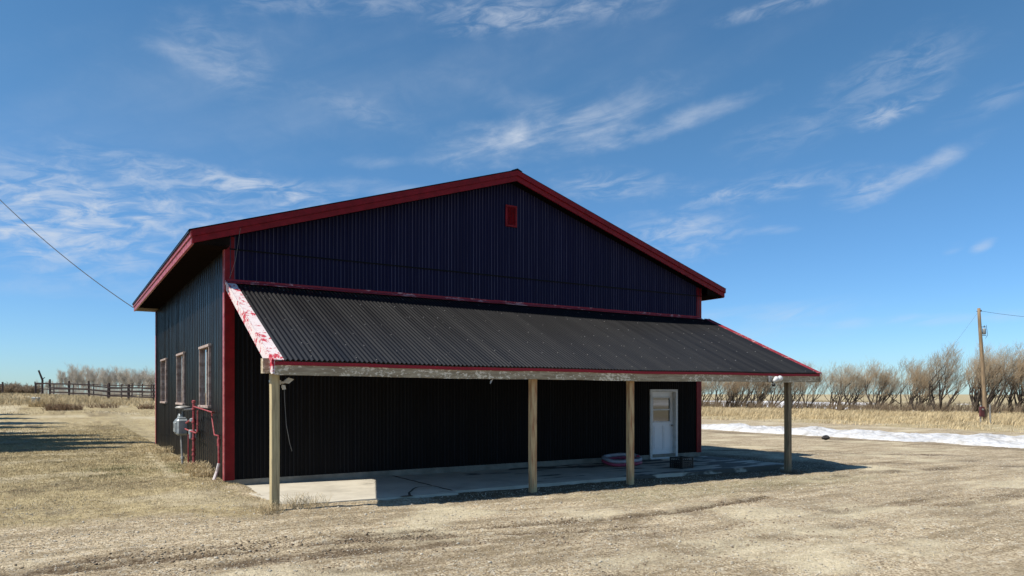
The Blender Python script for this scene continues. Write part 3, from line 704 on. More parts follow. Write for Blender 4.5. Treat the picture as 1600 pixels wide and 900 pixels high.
# door: white trim, deep jamb, recessed leaf with upper sash window
dz0, dz1 = -.20, DZ1
fr = MB(); yo, yi = -.075, .13
fr.box(DU0 - .01, DU0 + .075, yo, yi, dz0, dz1); fr.box(DU1 - .075, DU1 + .01, yo, yi, dz0, dz1); fr.box(DU0 + .075, DU1 - .075, yo, yi, dz1 - .07, dz1)
fr.box(DU0 - .01, DU1 + .01, -.10, .13, dz0 - .05, dz0 - .003)
dfr = fr.build('door_frame', M_WHITE, shop)
dl = MB(); a, c = DU0 + .08, DU1 - .08; y0 = .065
wz0, wz1, wa, wc = .92, 1.66, a + .12, c - .12
dl.box(a, c, y0, y0 + .045, dz0, wz0); dl.box(a, c, y0, y0 + .045, wz1, dz1 - .075); dl.box(a, wa, y0, y0 + .045, wz0, wz1); dl.box(wc, c, y0, y0 + .045, wz0, wz1)
for pa, pc in ((a + .13, (a + c) / 2 - .05), ((a + c) / 2 + .05, c - .13)):    # raised lower panels
    dl.box(pa, pc, y0 - .012, y0 - .002, dz0 + .22, wz0 - .12, bev=.004); dl.box(pa + .05, pc - .05, y0 - .024, y0 - .012, dz0 + .27, wz0 - .17, bev=.005)
dlo = dl.build('door', M_DOOR, shop)
wf = MB(); wf.box(wa - .03, wc + .03, y0 - .02, y0 - .002, wz1, wz1 + .04); wf.box(wa - .03, wc + .03, y0 - .02, y0 - .002, wz0 - .04, wz0)
wf.box(wa - .03, wa + .02, y0 - .018, y0 - .002, wz0, wz1); wf.box(wc - .02, wc + .03, y0 - .018, y0 - .002, wz0, wz1); wf.box(wa + .02, wc - .02, y0 - .016, y0 + .01, (wz0 + wz1) / 2 - .02, (wz0 + wz1) / 2 + .02)
wf.build('sash', M_WHITE, dlo)
g = MB(); g.box(wa, wc, y0 + .012, y0 + .018, wz0, wz1); g.build('pane', glass_mat('door_glass', (.05, .055, .06)), dlo)
g = MB(); g.lathe([(.012, 0), (.012, .03), (.03, .035), (.032, .055), (.015, .07)], (0, 0, 0), 12, axis='y'); g.v = [(p[0] + c - .06, y0 - .0 - p[1], p[2] + .78) for p in g.v]; g.build('handle', M_GALV, dlo)

# ---- lean-to canopy
CD, ZT, ZC = 4.194, 4.235, 2.345
UL, UR = .10, 14.95
csl = (ZT - ZC) / CD
def sag(u): return -.022 * math.sin(math.pi * (u - UL) / (UR - UL)) + .006 * math.sin(u * 1.3)
def canopy():
    m = MB(); n = int((UR - UL) / P_ * 8); V = []; rows = 5
    for i in range(n + 1):
        u = UL + (UR - UL) * i / n; h = .029 * (.5 - .5 * math.cos(2 * math.pi * u / P_))
        for j in range(rows):
            f = j / (rows - 1); y = -.05 - (CD - .05) * f
            jit = .004 * math.sin(math.floor(u / .82) * 12.9 + j * 2)
            V.append((u, y, ZT + csl * y * 1.0 + h + .012 + sag(u) * f + jit * (f > 0)))
    m.add(V, [(i * rows + j, (i + 1) * rows + j, (i + 1) * rows + j + 1, i * rows + j + 1) for i in range(n) for j in range(rows - 1)])
    k = len(m.v)
    return m.build('canopy_roof', M_CROOF, shop)
cr = canopy()
m = MB()
nb = 24
for i in range(nb):  # deck boards under the sheet, follow the sag
    a, c = UL + (UR - UL) * i / nb, UL + (UR - UL) * (i + 1) / nb
    s0, s1 = sag(a), sag(c)
    P = [(a, -.05, ZT - .035), (a, -CD + .02, ZC - .03 + s0), (a, -CD + .02, ZC - .004 + s0), (a, -.05, ZT - .008)]
    Q = [(c, -.05, ZT - .035), (c, -CD + .02, ZC - .03 + s1), (c, -CD + .02, ZC - .004 + s1), (c, -.05, ZT - .008)]
    m.add(P + Q, [(0, 1, 5, 4), (1, 2, 6, 5), (2, 3, 7, 6), (3, 0, 4, 7)] + ([(3, 2, 1, 0)] if i == 0 else []) + ([(4, 5, 6, 7)] if i == nb - 1 else []))
m.build('canopy_deck', M_SOFF, shop)
for u in np.arange(.9, 14.9, 1.22):
    m = MB(); s = sag(u); m.prism([(u, -.06, ZT - .04), (u, -CD + .09, ZC + .035 + s - .04 - .0), (u, -CD + .09, ZC - .15 + s), (u, -.06, ZT - .2)], (.038, 0, 0)); m.build('rafter', M_SOFF, shop)
# screws and debris specks on the sheet
m = MB()
for j in range(7):
    yy = -.35 - j * .62
    for i in range(36):
        u = UL + .12 + i * .4163 + random.uniform(-.03, .03)
        if random.random() < .35: continue
        u = round(u / P_) * P_ + P_ / 2 ; y = yy + random.uniform(-.05, .05)
        z = ZT + csl * y + .031 + sag(u) * (-y / CD); r = random.choice((.009, .012, .016))
        m.lathe([(r, 0), (r, .004), (r * .5, .009)], (u, y, z + .01), 6)
for _ in range(60):
    u, y = UL + .3 + (random.random() ** 1.6) * 9.5, -random.uniform(.2, 4.0); z = ZT + csl * y + .03 + sag(u) * (-y / CD); r = random.uniform(.006, .016)
    m.lathe([(r, 0), (r * .6, .004)], (u, y, z + .01), 5)
so_ = m.build('screws', mat('pale_screw', (.38, .36, .34), (.22, .21, .2), rough=.5, metal=.3), cr); tag(so_, kind='stuff')
# flashing along the wall
m = MB(); nseg = 30
for i in range(nseg):
    a, c = .0 + (W + .0) * i / nseg, (W) * (i + 1) / nseg - .001
    dz = random.uniform(-.004, .004)
    m.prism([(a, -.052, ZT + .085 + dz), (a, -.062, ZT + .085 + dz), (a, -.066, ZT + .045 + dz), (a, -.17, ZT - .005 + dz), (a, -.17, ZT - .015 + dz), (a, -.052, ZT + .03 + dz)], (c - a, 0, 0))
m.build('flashing', M_FLASH, shop)
# rake boards of the canopy
def rake(u0, u1, side):
    m = MB()
    y0, y1 = -.02, -CD - .03
    zA, zB = ZT + csl * y0, ZT + csl * y1 
    m.prism([(u0, y0, zA + .045), (u0, y1, zB + .045), (u0, y1, zB + .033), (u0, y0, zA + .033)], (u1 - u0, 0, 0))        # top flashing
    us = u0 - .012 if side < 0 else u1
    m.prism([(us, y0 - .04, zA + .052), (us, y1 - .004, zB + .052), (us, y1 - .004, zB - .03), (us, y0 - .04, zA - .03)], (.012, 0, 0))
    o = m.build('rake_flashing', M_RAKE if side < 0 else M_FLASH, shop)
    m = MB(); ub = u0 + .005 if side < 0 else u1 - .043
    m.prism([(ub, y0 - .03, zA + .028), (ub, y1 + .003, zB + .028), (ub, y1 + .003, zB - .20), (ub, y1 + .1, zB - .20), (ub, y0 - .03, zA - .15)], (.038, 0, 0))
    m.build('barge_board', M_RAKE if side < 0 else M_BEAM, shop)
rake(-.03, .17, -1); rake(14.86, 15.02, 1)
# red drip edge with rippled shadow, then the weathered fascia, sagging
def eave_strip(name, mt, y0, y1, zt, zb, ua, ub):
    m = MB(); n = 60; V = []
    for i in range(n + 1):
        u = ua + (ub - ua) * i / n; s = sag(min(max(u, UL), UR)) + .0025 * math.sin(u * 5)
        V += [(u, y0, zb + s), (u, y1, zb + s), (u, y1, zt + s), (u, y0, zt + s)]
    F = []
    for i in range(n):
        a = i * 4; b_ = a + 4
        F += [(a, b_, b_ + 3, a + 3), (a + 3, b_ + 3, b_ + 2, a + 2), (a + 2, b_ + 2, b_ + 1, a + 1), (a + 1, b_ + 1, b_, a)]
    F += [(0, 3, 2, 1), (n * 4, n * 4 + 1, n * 4 + 2, n * 4 + 3)]
    m.add(V, F); return m.build(name, mt, shop)
eave_strip('drip_edge', M_DRIP, -CD - .022, -CD + .02, ZC - .003, ZC - .062, -.01, 15.01)
eave_strip('canopy_fascia', M_BEAM, -CD + .0, -CD + .045, ZC - .064, ZC - .235, .02, 14.98)
eave_strip('header_beam', M_BEAM, -4.03, -3.87, ZC + .06, ZC - .20, -.14, 14.6)
# posts
def post(u, v, wd, mt, ztop=2.14):
    z0 = -.6; m = MB(); h = wd / 2; n = 7; V = []; bx_ = random.uniform(-.01, .01); by_ = random.uniform(-.01, .01)
    ring = [(-h, -h + .01), (-h + .01, -h), (h - .01, -h), (h, -h + .01), (h, h - .01), (h - .01, h), (-h + .01, h), (-h, h - .01)]
    for i in range(n):
        f = i / (n - 1); z = z0 + (ztop - z0) * f; tw = 1 + random.uniform(-.012, .012)
        V += [(x * tw + bx_ * math.sin(f * 3), y * tw + by_ * math.sin(f * 3), z) for x, y in ring]
    m.add(V, [(i * 8 + j, i * 8 + (j + 1) % 8, (i + 1) * 8 + (j + 1) % 8, (i + 1) * 8 + j) for i in range(n - 1) for j in range(8)] + [tuple(range(8))[::-1], tuple(range((n - 1) * 8, n * 8))])
    o = m.build('canopy_post', mt, shop); o.location = (u, v, 0); return o
POSTS = [(.07, -3.95, .145, M_POST), (5.50, -3.93, .14, M_POSTB), (8.24, -3.93, .14, M_POSTB), (13.93, -3.95, .15, M_POSTD)]
for q in POSTS: post(*q)

# ------------------------------------------------------------------ concrete pad
def pad():
    """broken-edged slab in two pours with an open joint"""
    mats = [mat('pad_concrete', (.50, .46, .38), (.30, .27, .22), rough=.85, scale=1.3, bump=.006, bscale=14, lo=.42, hi=.8)]
    # dark tyre and oil stains are part of the concrete
    t = mats[0].node_tree; b = t.nodes['Principled BSDF']; src = b.inputs['Base Color'].links[0].from_socket
    g = N(t, 'ShaderNodeNewGeometry'); mp = N(t, 'ShaderNodeMapping'); mp.inputs['Scale'].default_value = (.45, 1.5, 1); mp.inputs['Rotation'].default_value = (0, 0, R(8)); L(t, g.outputs['Position'], mp.inputs[0])
    n = N(t, 'ShaderNodeTexNoise'); n.inputs['Scale'].default_value = 1.5; n.inputs['Detail'].default_value = 5; L(t, mp.outputs[0], n.inputs['Vector'])
    sx = N(t, 'ShaderNodeSeparateXYZ'); L(t, g.outputs['Position'], sx.inputs[0])
    gr = N(t, 'ShaderNodeMapRange'); gr.inputs[1].default_value = 3.5; gr.inputs[2].default_value = 14; gr.inputs[3].default_value = -.10; gr.inputs[4].default_value = .13; L(t, sx.outputs[0], gr.inputs[0])
    s = M(t, 'ADD', n.outputs[0], gr.outputs[0])
    mr = N(t, 'ShaderNodeMapRange'); mr.inputs[1].default_value = .58; mr.inputs[2].default_value = .62; mr.inputs[4].default_value = .88; L(t, s, mr.inputs[0])
    mx = N(t, 'ShaderNodeMix', data_type='RGBA'); L(t, mr.outputs[0], mx.inputs[0]); L(t, src, mx.inputs[6]); mx.inputs[7].default_value = (.035, .032, .028, 1); L(t, mx.outputs[2], b.inputs['Base Color'])
    m = MB()
    def slab(us, f0, f1, z):
        n = len(us); V = []
        for u, a, c in zip(us, f0, f1): V += [(u, a, z), (u, c, z), (u, a, z - .14), (u, c, z - .14)]
        F = []
        for i in range(n - 1):
            p = i * 4; q = p + 4
            F += [(p, q, q + 1, p + 1), (p + 2, q + 2, q, p)]
        F += [(0, 1, 3, 2), ((n - 1) * 4, (n - 1) * 4 + 2, (n - 1) * 4 + 3, (n - 1) * 4 + 1)]
        m.add(V, F)
    us = np.linspace(.16, 3.86, 60); fr_ = -3.42 - .05 * us + .05 * fbm(us, us * 0, 2.2, 4) + 2.3 * (1 - np.clip((us - .1) / .45, 0, 1)) ** 1.4
    slab(us, fr_, np.full(60, -.05), -.246)
    us = np.linspace(3.90, 14.9, 120); fr_ = -3.30 + .05 * fbm(us, us * 0, 1.2, 4)
    slab(us, fr_, np.full(120, -.05), -.252)
    o = m.build('concrete_pad', mats); tag(o, kind='structure'); return o
pad()
# crack drawn as a thin soil-filled groove piece, and soil lying in the joint
m = MB()
def groove(pts, wd, z):
    V = []
    for i, (x, y) in enumerate(pts):
        a = Vector((pts[min(i + 1, len(pts) - 1)][0] - pts[max(i - 1, 0)][0], pts[min(i + 1, len(pts) - 1)][1] - pts[max(i - 1, 0)][1], 0)).normalized(); n_ = Vector((-a.y, a.x, 0)) * wd * random.uniform(.5, 1.4)
        V += [(x - n_.x, y - n_.y, z), (x + n_.x, y + n_.y, z)]
    m.add(V, [(2 * i, 2 * i + 1, 2 * i + 3, 2 * i + 2) for i in range(len(pts) - 1)])
groove([(3.88 + .012 * math.sin(i * 1.7), -.08 - i * .16) for i in range(21)], .028, -.2405)
cp = [pxg(a, b_, -.246) for a, b_ in ((655, 761), (650, 762), (646, 764), (643, 767), (639, 770), (640, 774))]
groove([pxg(675, 760, -.246), pxg(665, 760, -.246)] + cp, .02, -.2405)
gx, gy = pxg(636, 775.5, -.246); groove([(gx - .13, gy), (gx, gy + .02), (gx + .12, gy)], .06, -.2402)
o = m.build('soil', mat('joint_soil', (.06, .045, .03), rough=.95, scale=20)); tag(o, kind='structure')
# ------------------------------------------------------------------ things by the shop
def gas_meter():
    root = empty('gas_meter', (-.34, 4.5, -.1)); tag(root, 'grey gas meter with red painted pipes standing against the side wall', 'gas meter')
    inv = (-.34, 4.5, -.1)
    def bd(m, name, mt, par=root, smooth=False):
        m.v = [(a - inv[0], b_ - inv[1], c - inv[2]) for a, b_, c in m.v]; return m.build(name, mt, par, smooth)
    m = MB(); m.box(-.50, -.20, 4.12, 4.66, .68, 1.12, bev=.05); m.box(-.535, -.49, 4.2, 4.58, .76, 1.04, bev=.015); m.box(-.44, -.25, 4.25, 4.59, 1.12, 1.16, bev=.015)
    body = bd(m, 'meter_body', M_GREY)
    m = MB(); m.lathe([(.06, 0), (.075, .01), (.075, .02), (.05, .03)], (-.54, 4.40, .93), 16, axis='x'); bd(m, 'dial', M_DGREY, body)
    m = MB(); m.lathe([(.03, -.06), (.05, -.05), (.14, -.02), (.15, 0), (.14, .02), (.05, .05), (.03, .07)], (-.34, 4.92, 1.10), 18, axis='x')
    m.tube([(-.34, 4.92, 1.1), (-.34, 4.5, 1.2)], .04); bd(m, 'regulator', M_GREY)
    m = MB(); m.lathe([(.03, -.04), (.19, -.03), (.2, 0), (.17, .03), (.05, .05)], (-.3, 4.5, 1.42), 18); m.tube([(-.3, 4.5, 1.42), (-.3, 4.5, 1.14)], .03); bd(m, 'relief_cap', M_GALV, smooth=True)
    m = MB(); m.box(-.30, -.12, 3.30, 3.52, .62, .86, bev=.02); m.tube([(-.2, 3.4, .85), (-.2, 3.4, 1.3)], .015); bd(m, 'junction_box', M_GREY)
    m = MB(); m.lathe([(.04, -.05), (.07, -.03), (.07, .03), (.04, .05)], (-.27, 3.05, 1.12), 12); bd(m, 'valve', M_GREY)
    m = MB(); m.tube([(-.3, 4.45, 1.16), (-.3, 4.45, 1.32), (-.29, 4.35, 1.36), (-.25, 3.02, 1.40)], .027); bd(m, 'outlet_pipe', M_DGREY)
    m = MB(); m.tube([(-.34, 4.56, .72), (-.31, 4.5, -.2)], .030); m.lathe([(.05, 0), (.05, .07)], (-.31, 4.5, .02), 10); bd(m, 'inlet_pipe', M_GALV)
    m = MB()
    m.tube([(-.25, 2.97, -.3), (-.25, 2.97, 1.58)], .030, 10); m.lathe([(.045, 0), (.045, .05), (.02, .07)], (-.25, 2.97, 1.56), 10)
    for z in (.02, .22, .34, .62, 1.05, 1.38): m.lathe([(.044, 0), (.048, .02), (.044, .05)], (-.25, 2.97, z), 10)
    m.tube([(-.34, 3.25, -.28), (-.33, 3.28, .75)], .015)
    bd(m, 'riser_pipe', M_PIPE)
    m = MB(); m.tube([(-.3, 4.2, .86), (-.28, 3.5, .83), (-.27, 2.45, .82), (-.25, 2.35, .86), (-.25, 2.32, 1.38)], .02); m.tube([(-.3, 3.9, 1.02), (-.27, 3.3, 1.12), (-.25, 3.0, 1.18)], .026)
    for p in ((-.25, 2.32, 1.02), (-.25, 2.34, .86)): m.lathe([(.03, 0), (.03, .05)], p, 8)
    m.tube([(-.25, 2.97, 1.47), (-.24, 1.6, 1.42), (-.2, .60, 1.37), (-.12, .80, 1.36), (-.1, 1.28, 1.34), (-.1, 1.25, 1.25), (-.1, .92, .86), (-.1, .86, .84), (-.1, .36, .85)], .017)
    bd(m, 'supply_pipe', M_PIPE)
gas_meter()
m = MB(); m.tube([(-.105, .34, .86), (-.105, .33, .74), (-.11, .30, .62), (-.11, .27, .22)], .024); m.lathe([(.038, 0), (.038, .16)], (-.105, .33, .62), 10)
oo = m.build('drain_pipe', M_PIPE); tag(oo, 'red pipe ending in a pale plastic sleeve beside the front left corner', 'pipe')
m = MB(); m.tube([(-.11, .27, .24), (-.15, .30, .05), (-.26, .18, -.2)], .036); m.build('sleeve', M_PVC, oo)
# flood light on the left post with a dangling cord
fl = empty('flood_light', (.19, -3.9, 1.99)); tag(fl, 'broken beige twin flood light on the leftmost canopy post with cord hanging down', 'light fixture')
m = MB(); m.tube([(-.02, 0, 0), (.06, -.02, .0)], .022); m.box(-.03, .0, -.04, .04, -.04, .04, bev=.006); m.build('bracket', M_BEIGE, fl)
m = MB(); m.prism([(.03, -.03, .0), (.13, -.05, .085), (.22, -.06, .055), (.13, -.06, -.02)], (0, .06, .0)); m.build('lamp_head', M_BEIGE, fl)
m = MB(); m.prism([(.02, -.03, -.04), (.07, -.04, -.05), (.085, -.04, -.12), (.04, -.03, -.13), (.02, -.03, -.09)], (0, .05, 0)); m.build('sensor', M_BEIGE, fl)
m = MB(); m.tube([(.06, -.01, -.12), (.07, -.01, -.35), (.10, 0, -.75), (.16, 0, -1.08), (.20, .0, -1.22)], .0055, 5); m.build('cord', M_WIREP, fl)
m = MB(); m.lathe([(.02, 0), (.028, .015), (.02, .03)], (-.20, -.02, .02), 8, axis='x'); m.build('insulator', M_WHITE, fl)
# flood light on the right of the fascia
cu, cv = 12.92, -4.26
fr2 = empty('flood_light', (cu, cv, 2.2)); tag(fr2, 'white twin flood light with a dark sensor ball on the fascia near the right post', 'light fixture')
m = MB(); m.box(-.14, -.02, .01, .06, -.10, .06, bev=.01); m.build('bracket', M_GALV, fr2)
for k, (dx, dz) in enumerate(((-.02, -.02), (.13, .0))):
    m = MB(); m.lathe([(.03, 0), (.05, .05), (.075, .14), (.07, .16)], (0, 0, 0), 14, axis='x'); c, s = math.cos(.5), math.sin(.5)
    m.v = [(p[0] * c - p[2] * s + dx, p[1] - .03, p[0] * s + p[2] * c + dz - .06) for p in m.v]; m.build('lamp_head', M_WHITE, fr2, True)
m = MB(); m.lathe([(.01, -.05), (.04, -.03), (.05, 0), (.04, .03), (.01, .05)], (.02, 0, -.17), 12); m.tube([(.0, 0, -.13), (-.05, .02, -.05)], .012); m.build('sensor', M_BLACK, fr2, True)
# cable end under the beam
m = MB(); m.tube([(0, 0, .03), (-.03, 0, .02), (-.07, 0, -.02), (-.09, 0, -.07)], .008, 6); m.tube([(-.05, 0, 0), (-.09, .01, -.03), (-.1, .01, -.09)], .005, 6)
o = m.build('cable_end', M_WHITE); o.location = (4.42, -4.14, 2.08); tag(o, 'short frayed white cable end hanging under the middle of the fascia', 'cable')
# paddling pool leaning by the foundation
pool = empty('paddling_pool', (*pxg(972, 727, -.25), -.19)); pool.rotation_euler = (R(7), R(-2), 0); tag(pool, 'flat white and pink inflatable paddling pool lying on the pad by the wall', 'paddling pool')
def ring(R0, r, z, mt, nm, par, sq=1., flat=.8, wob=.02):
    m = MB(); n, k = 40, 10; V = []
    for i in range(n):
        a = 2 * math.pi * i / n; rr = R0 * (1 + wob * math.sin(a * 5 + 1)); 
        for j in range(k):
            b_ = 2 * math.pi * j / k; V.append(((rr + r * math.cos(b_)) * math.cos(a), (rr + r * math.cos(b_)) * math.sin(a) * sq, z + r * flat * math.sin(b_) + .012 * math.sin(a * 3)))
    m.add(V, [(i * k + j, ((i + 1) % n) * k + j, ((i + 1) % n) * k + (j + 1) % k, i * k + (j + 1) % k) for i in range(n) for j in range(k)])
    return m.build(nm, mt, par, True)
ring(.57, .06, .06, M_POOLP, 'lower_ring', pool, .8); ring(.56, .065, .15, M_POOLW, 'upper_ring', pool, .8)
m = MB(); m.lathe([(.01, .02), (.3, .018), (.48, .03), (.5, .02)], (0, 0, 0), 30); m.v = [(a, b_ * .8, c) for a, b_, c in m.v]; m.build('pool_floor', M_POOLW, pool, True)
m = MB(); m.lathe([(.02, -.03), (.07, 0), (.02, .03)], (.48, -.12, .19), 10); m.build('pink_bump', M_POOLP, pool, True)
# black crate by the door
cr_ = empty('milk_crate', (*pxg(1065, 731, -.25), -.249), R(4)); tag(cr_, 'black plastic milk crate standing to the right of the white door', 'crate')
m = MB(); s2, hc = .21, .30
for sx in (-1, 1):
    for sy in (-1, 1): m.box(sx * s2 - .016, sx * s2 + .016, sy * s2 - .016, sy * s2 + .016, 0, hc)
for z in (0.002, .06, .12, .18, .265):
    for sx in (-1, 1):
        m.box(sx * s2 - .011, sx * s2 + .011, -s2 + .017, s2 - .017, z, z + .03); m.box(-s2 + .017, s2 - .017, sx * s2 - .011, sx * s2 + .011, z, z + .03)
for i in range(1, 6):
    p = -s2 + 2 * s2 * i / 6
    for sx in (-1, 1): m.box(sx * s2 - .006, sx * s2 + .006, p - .01, p + .01, .001, .235); m.box(p - .01, p + .01, sx * s2 - .006, sx * s2 + .006, .001, .235)
m.box(-s2 + .012, s2 - .012, -s2 + .012, s2 - .012, .004, .016); m.build('crate_body', M_BLACK, cr_)
m = MB(); m.box(-.17, .17, -.16, .15, .018, .16, bev=.03); m.build('contents', M_DGREY, cr_)
# grey plank lying on the dirt by the corner
pu, pv = pxg(1095, 718, -.3)
m = MB(); m.box(-.45, .45, -.04, .04, 0, .03, bev=.004); o = m.build('wood_plank', mat('grey_plank', (.22, .19, .15), rough=.9)); o.location = (pu, pv, float(ground_z(pu, pv)) + .01); o.rotation_euler = (0, 0, R(-14)); tag(o, 'short grey plank lying on the dirt right of the milk crate', 'plank')

# wires
def wire(p, q, sagm, r, n=24):
    p, q = Vector(p), Vector(q); m = MB()
    m.tube([p.lerp(q, i / n) + Vector((0, 0, -sagm * 4 * (i / n) * (1 - i / n))) for i in range(n + 1)], r, 5); return m
eave_far = (-OS - .05, LEN + OF - .1, ZE - .15)
sp_x, sp_y = cw(-24.0, 27.0)
zg = float(ground_z(*cw(-23.2, 30)))
sp_x, sp_y = cw(-23.2, 30)
lp = empty('utility_pole', (sp_x, sp_y, zg)); tag(lp, 'tall wooden utility pole beyond the left edge carrying the wire to the eave', 'utility pole')
m = MB(); m.tube([(0, 0, -.5), (0, 0, 6), (0, 0, 12.1 - zg)], [.16, .14, .11], 10); m.build('pole', M_POLE, lp, True)
m = MB(); m.lathe([(.02, 0), (.05, .02), (.03, .06), (.05, .1), (.02, .13)], (.13, 0, 11.7 - zg), 8); m.build('insulator', M_DGREY, lp)
m = wire(eave_far, (sp_x, sp_y, 11.8), .38, .016); o = m.build('overhead_wire', M_WIRE); tag(o, 'dark overhead wire running down to the far left eave of the shop', 'wire')
# the service pole it comes from stands beyond the left edge
# ------------------------------------------------------------------ power pole on the right
def power_pole():
    bx_, by_ = pxg(1540, 660, -.42); zg = float(ground_z(bx_, by_)); root = empty('power_pole', (bx_, by_, zg)); tag(root, 'leaning wooden power pole with a small transformer in front of the bare trees', 'power pole')
    H_ = 8.95; lx, ly = -.50 * CA, .50 * SA
    P = lambda f, ox=0, oy=0: Vector((lx * f + ox + .06 * math.sin(f * 5), ly * f + oy, H_ * f))
    m = MB(); m.tube([P(i / 10) - Vector((0, 0, .5 if i == 0 else 0)) for i in range(11)], [.17 - .006 * i for i in range(11)], 12); m.build('pole', M_POLE, root, True)
    rx, ry = CA, -SA
    m = MB(); q = P(.8) + Vector((rx * .31, ry * .31, 0))
    m.lathe([(.09, -.24), (.125, -.22), (.125, .18), (.11, .21), (.04, .24)], q, 14); m.build('transformer', M_GREY, root, True)
    m = MB()
    for dz in (-.32, -.1, .34): m.tube([P(.8) + Vector((0, 0, dz)), P(.8) + Vector((rx * .46, ry * .46, dz))], .022, 6)
    m.tube([q + Vector((rx * .16, ry * .16, .5)), q + Vector((rx * .22, ry * .22, .1)), q + Vector((rx * .26, ry * .26, -.3)), q + Vector((rx * .1, ry * .1, -.55))], .014, 6)
    m.lathe([(.02, 0), (.05, .03), (.03, .06), (.05, .09), (.03, .12), (.02, .16)], q + Vector((.02, 0, .3)), 8); m.build('bracket', M_DGREY, root)
    m = MB(); m.lathe([(.02, -.05), (.06, 0), (.06, .06), (.02, .1)], P(.975) + Vector((rx * .16, ry * .16, 0)), 8); m.tube([P(.975), P(.975) + Vector((rx * .2, ry * .2, .02))], .025, 6); m.tube([P(.975), P(.975) - Vector((rx * .2, ry * .2, .02))], .02, 6); m.build('insulator', M_DGREY, root)
    # meter box on a short post
    m = MB(); px_, py_ = -rx * .38, -ry * .38
    m.tube([(px_ + rx * .0, py_, -.3), (px_, py_, 1.45)], .06, 8); m.tube([(px_ + rx * .75, py_ + ry * .75, -.3), (px_ + rx * .7, py_ + ry * .7, 1.5)], .06, 8); m.build('stub_post', M_GALV, root)
    m = MB(); m.box(-.17, .17, -.10, .10, .55, 1.32, bev=.02); m.v = [(a * CA + b_ * SA + px_ + SA * -.14, -a * SA + b_ * CA + py_ - CA * .14, c) for a, b_, c in m.v]
    mb = m.build('meter_box', mat('maroon_paint', (.10, .02, .02), (.06, .015, .015), rough=.5), root)
    m = MB(); m.lathe([(.07, 0), (.07, .03)], (0, 0, 0), 12, axis='y'); m.v = [(a * CA + (b_ - .13) * SA + px_ + SA * -.14, -a * SA + (b_ - .13) * CA + py_ - CA * .14, c + 1.12) for a, b_, c in m.v]; m.build('dial', M_GALV, mb)
    top = Vector((bx_, by_, zg)) + P(.975)
    return top
top = power_pole()
ex, ey = cw(40, 46)
m = wire(top + Vector((CA * .2, -SA * .2, 0)), (ex, ey, 6.6), .3, .012); o = m.build('power_line', M_WIRE); tag(o, 'thin power line leaving the top of the power pole to the right', 'wire')
gx, gy = top.x - 4.4 * CA, top.y + 4.4 * SA + 2
m = wire(top, (gx, gy, -.4), .02, .006); o = m.build('guy_wire', M_WIRE); tag(o, 'thin guy wire slanting down left from the power pole', 'wire')
# thin wire down the gable corner
m = MB(); m.tube([(.20, -OF - .06, zroof(.2) - .16), (.13, -.30, 4.7), (.06, -.16, 4.40), (.04, -.10, 4.33)], .004, 5); o = m.build('loose_wire', M_WIREP); tag(o, 'thin pale wire hanging from the rake to the canopy top at the left corner', 'wire')

# ------------------------------------------------------------------ bare trees
def tubes_np(segs, k):
    """segs: (n,8) p0,p1,r0,r1 -> quads"""
    S = np.asarray(segs); p0, p1, r0, r1 = S[:, :3], S[:, 3:6], S[:, 6], S[:, 7]
    d = p1 - p0; d /= np.linalg.norm(d, axis=1)[:, None] + 1e-9
    h = np.where(np.abs(d[:, 2:3]) < .9, np.array([[0, 0, 1.]]), np.array([[1., 0, 0]])); a = np.cross(d, h); a /= np.linalg.norm(a, axis=1)[:, None] + 1e-9; b_ = np.cross(d, a)
    V = []
    for j in range(k):
        t = 2 * np.pi * j / k; o = a * np.cos(t) + b_ * np.sin(t); V += [p0 + o * r0[:, None], p1 + o * r1[:, None]]
    V = np.stack(V, 1).reshape(-1, 3); n = len(S); base = np.arange(n)[:, None] * 2 * k
    F = np.concatenate([base + np.array([[2 * j, 2 * ((j + 1) % k), 2 * ((j + 1) % k) + 1, 2 * j + 1]]) for j in range(k)], 0)
    return V, F
def grow(seed, H, trunks, spread, wind, levels=5, tw=1., r0=.16, mult=1., up=.8, ratio=(.5, .74), side=1.):
    rg = random.Random(seed); thick, thin = [], []
    def branch(p, d, ln, r, lv):
        n = 5 if lv < 2 else (4 if lv < 4 else 3); q = Vector(p); dd = Vector(d); st = ln / n; pts = [(q.copy(), r)]
        for i in range(n):
            dd = (dd + Vector((rg.uniform(-1, 1), rg.uniform(-1, 1), rg.uniform(-.5, .8))) * (.20 if lv < 3 else .16) + Vector((wind[0], wind[1], up)) * (.13 if lv < 3 else .17)).normalized()
            q2 = q + dd * st; ra = r * (1 - .6 * i / n); rb = r * (1 - .6 * (i + 1) / n)
            (thick if lv < (3 if ratio[0] > .4 else 2) else thin).append((*q, *q2, ra, rb)); q = q2; pts.append((q.copy(), rb, dd.copy()))
        if lv >= levels: return
        nb = [5, 5, 5, 4, 4, 0][lv] * mult
        nb = int(nb + rg.random())
        for _ in range(nb):
            i = rg.randint(2 if lv < 2 else 1, n); pp, rr = pts[i][0], pts[i][1]; d0 = pts[i][2]
            sd = Vector((rg.uniform(-1, 1), rg.uniform(-1, 1), rg.uniform(-.15, .9))).normalized()
            nd = (d0 * rg.uniform(.5, 1.) + sd * rg.uniform(.45, .95) * side).normalized()
            branch(pp, nd, ln * (rg.uniform(*ratio) if lv == 0 else rg.uniform(.5, .74) if lv < 3 else rg.uniform(.62, .95)), max(rr * rg.uniform(.5, .72), .009 * tw), lv + 1)
    for i in range(trunks):
        a = rg.uniform(0, 6.28); sp_ = spread * rg.uniform(.4, 1)
        d = Vector((math.cos(a) * sp_ + wind[0] * .5, math.sin(a) * sp_ + wind[1] * .5, 1)).normalized()
        branch((rg.uniform(-.35, .35), rg.uniform(-.35, .35), -.15), d, H * (rg.uniform(.42, .56) if ratio[0] > .4 else rg.uniform(.7, .85)), r0 * rg.uniform(.6, 1.1), 0)
    return thick, thin
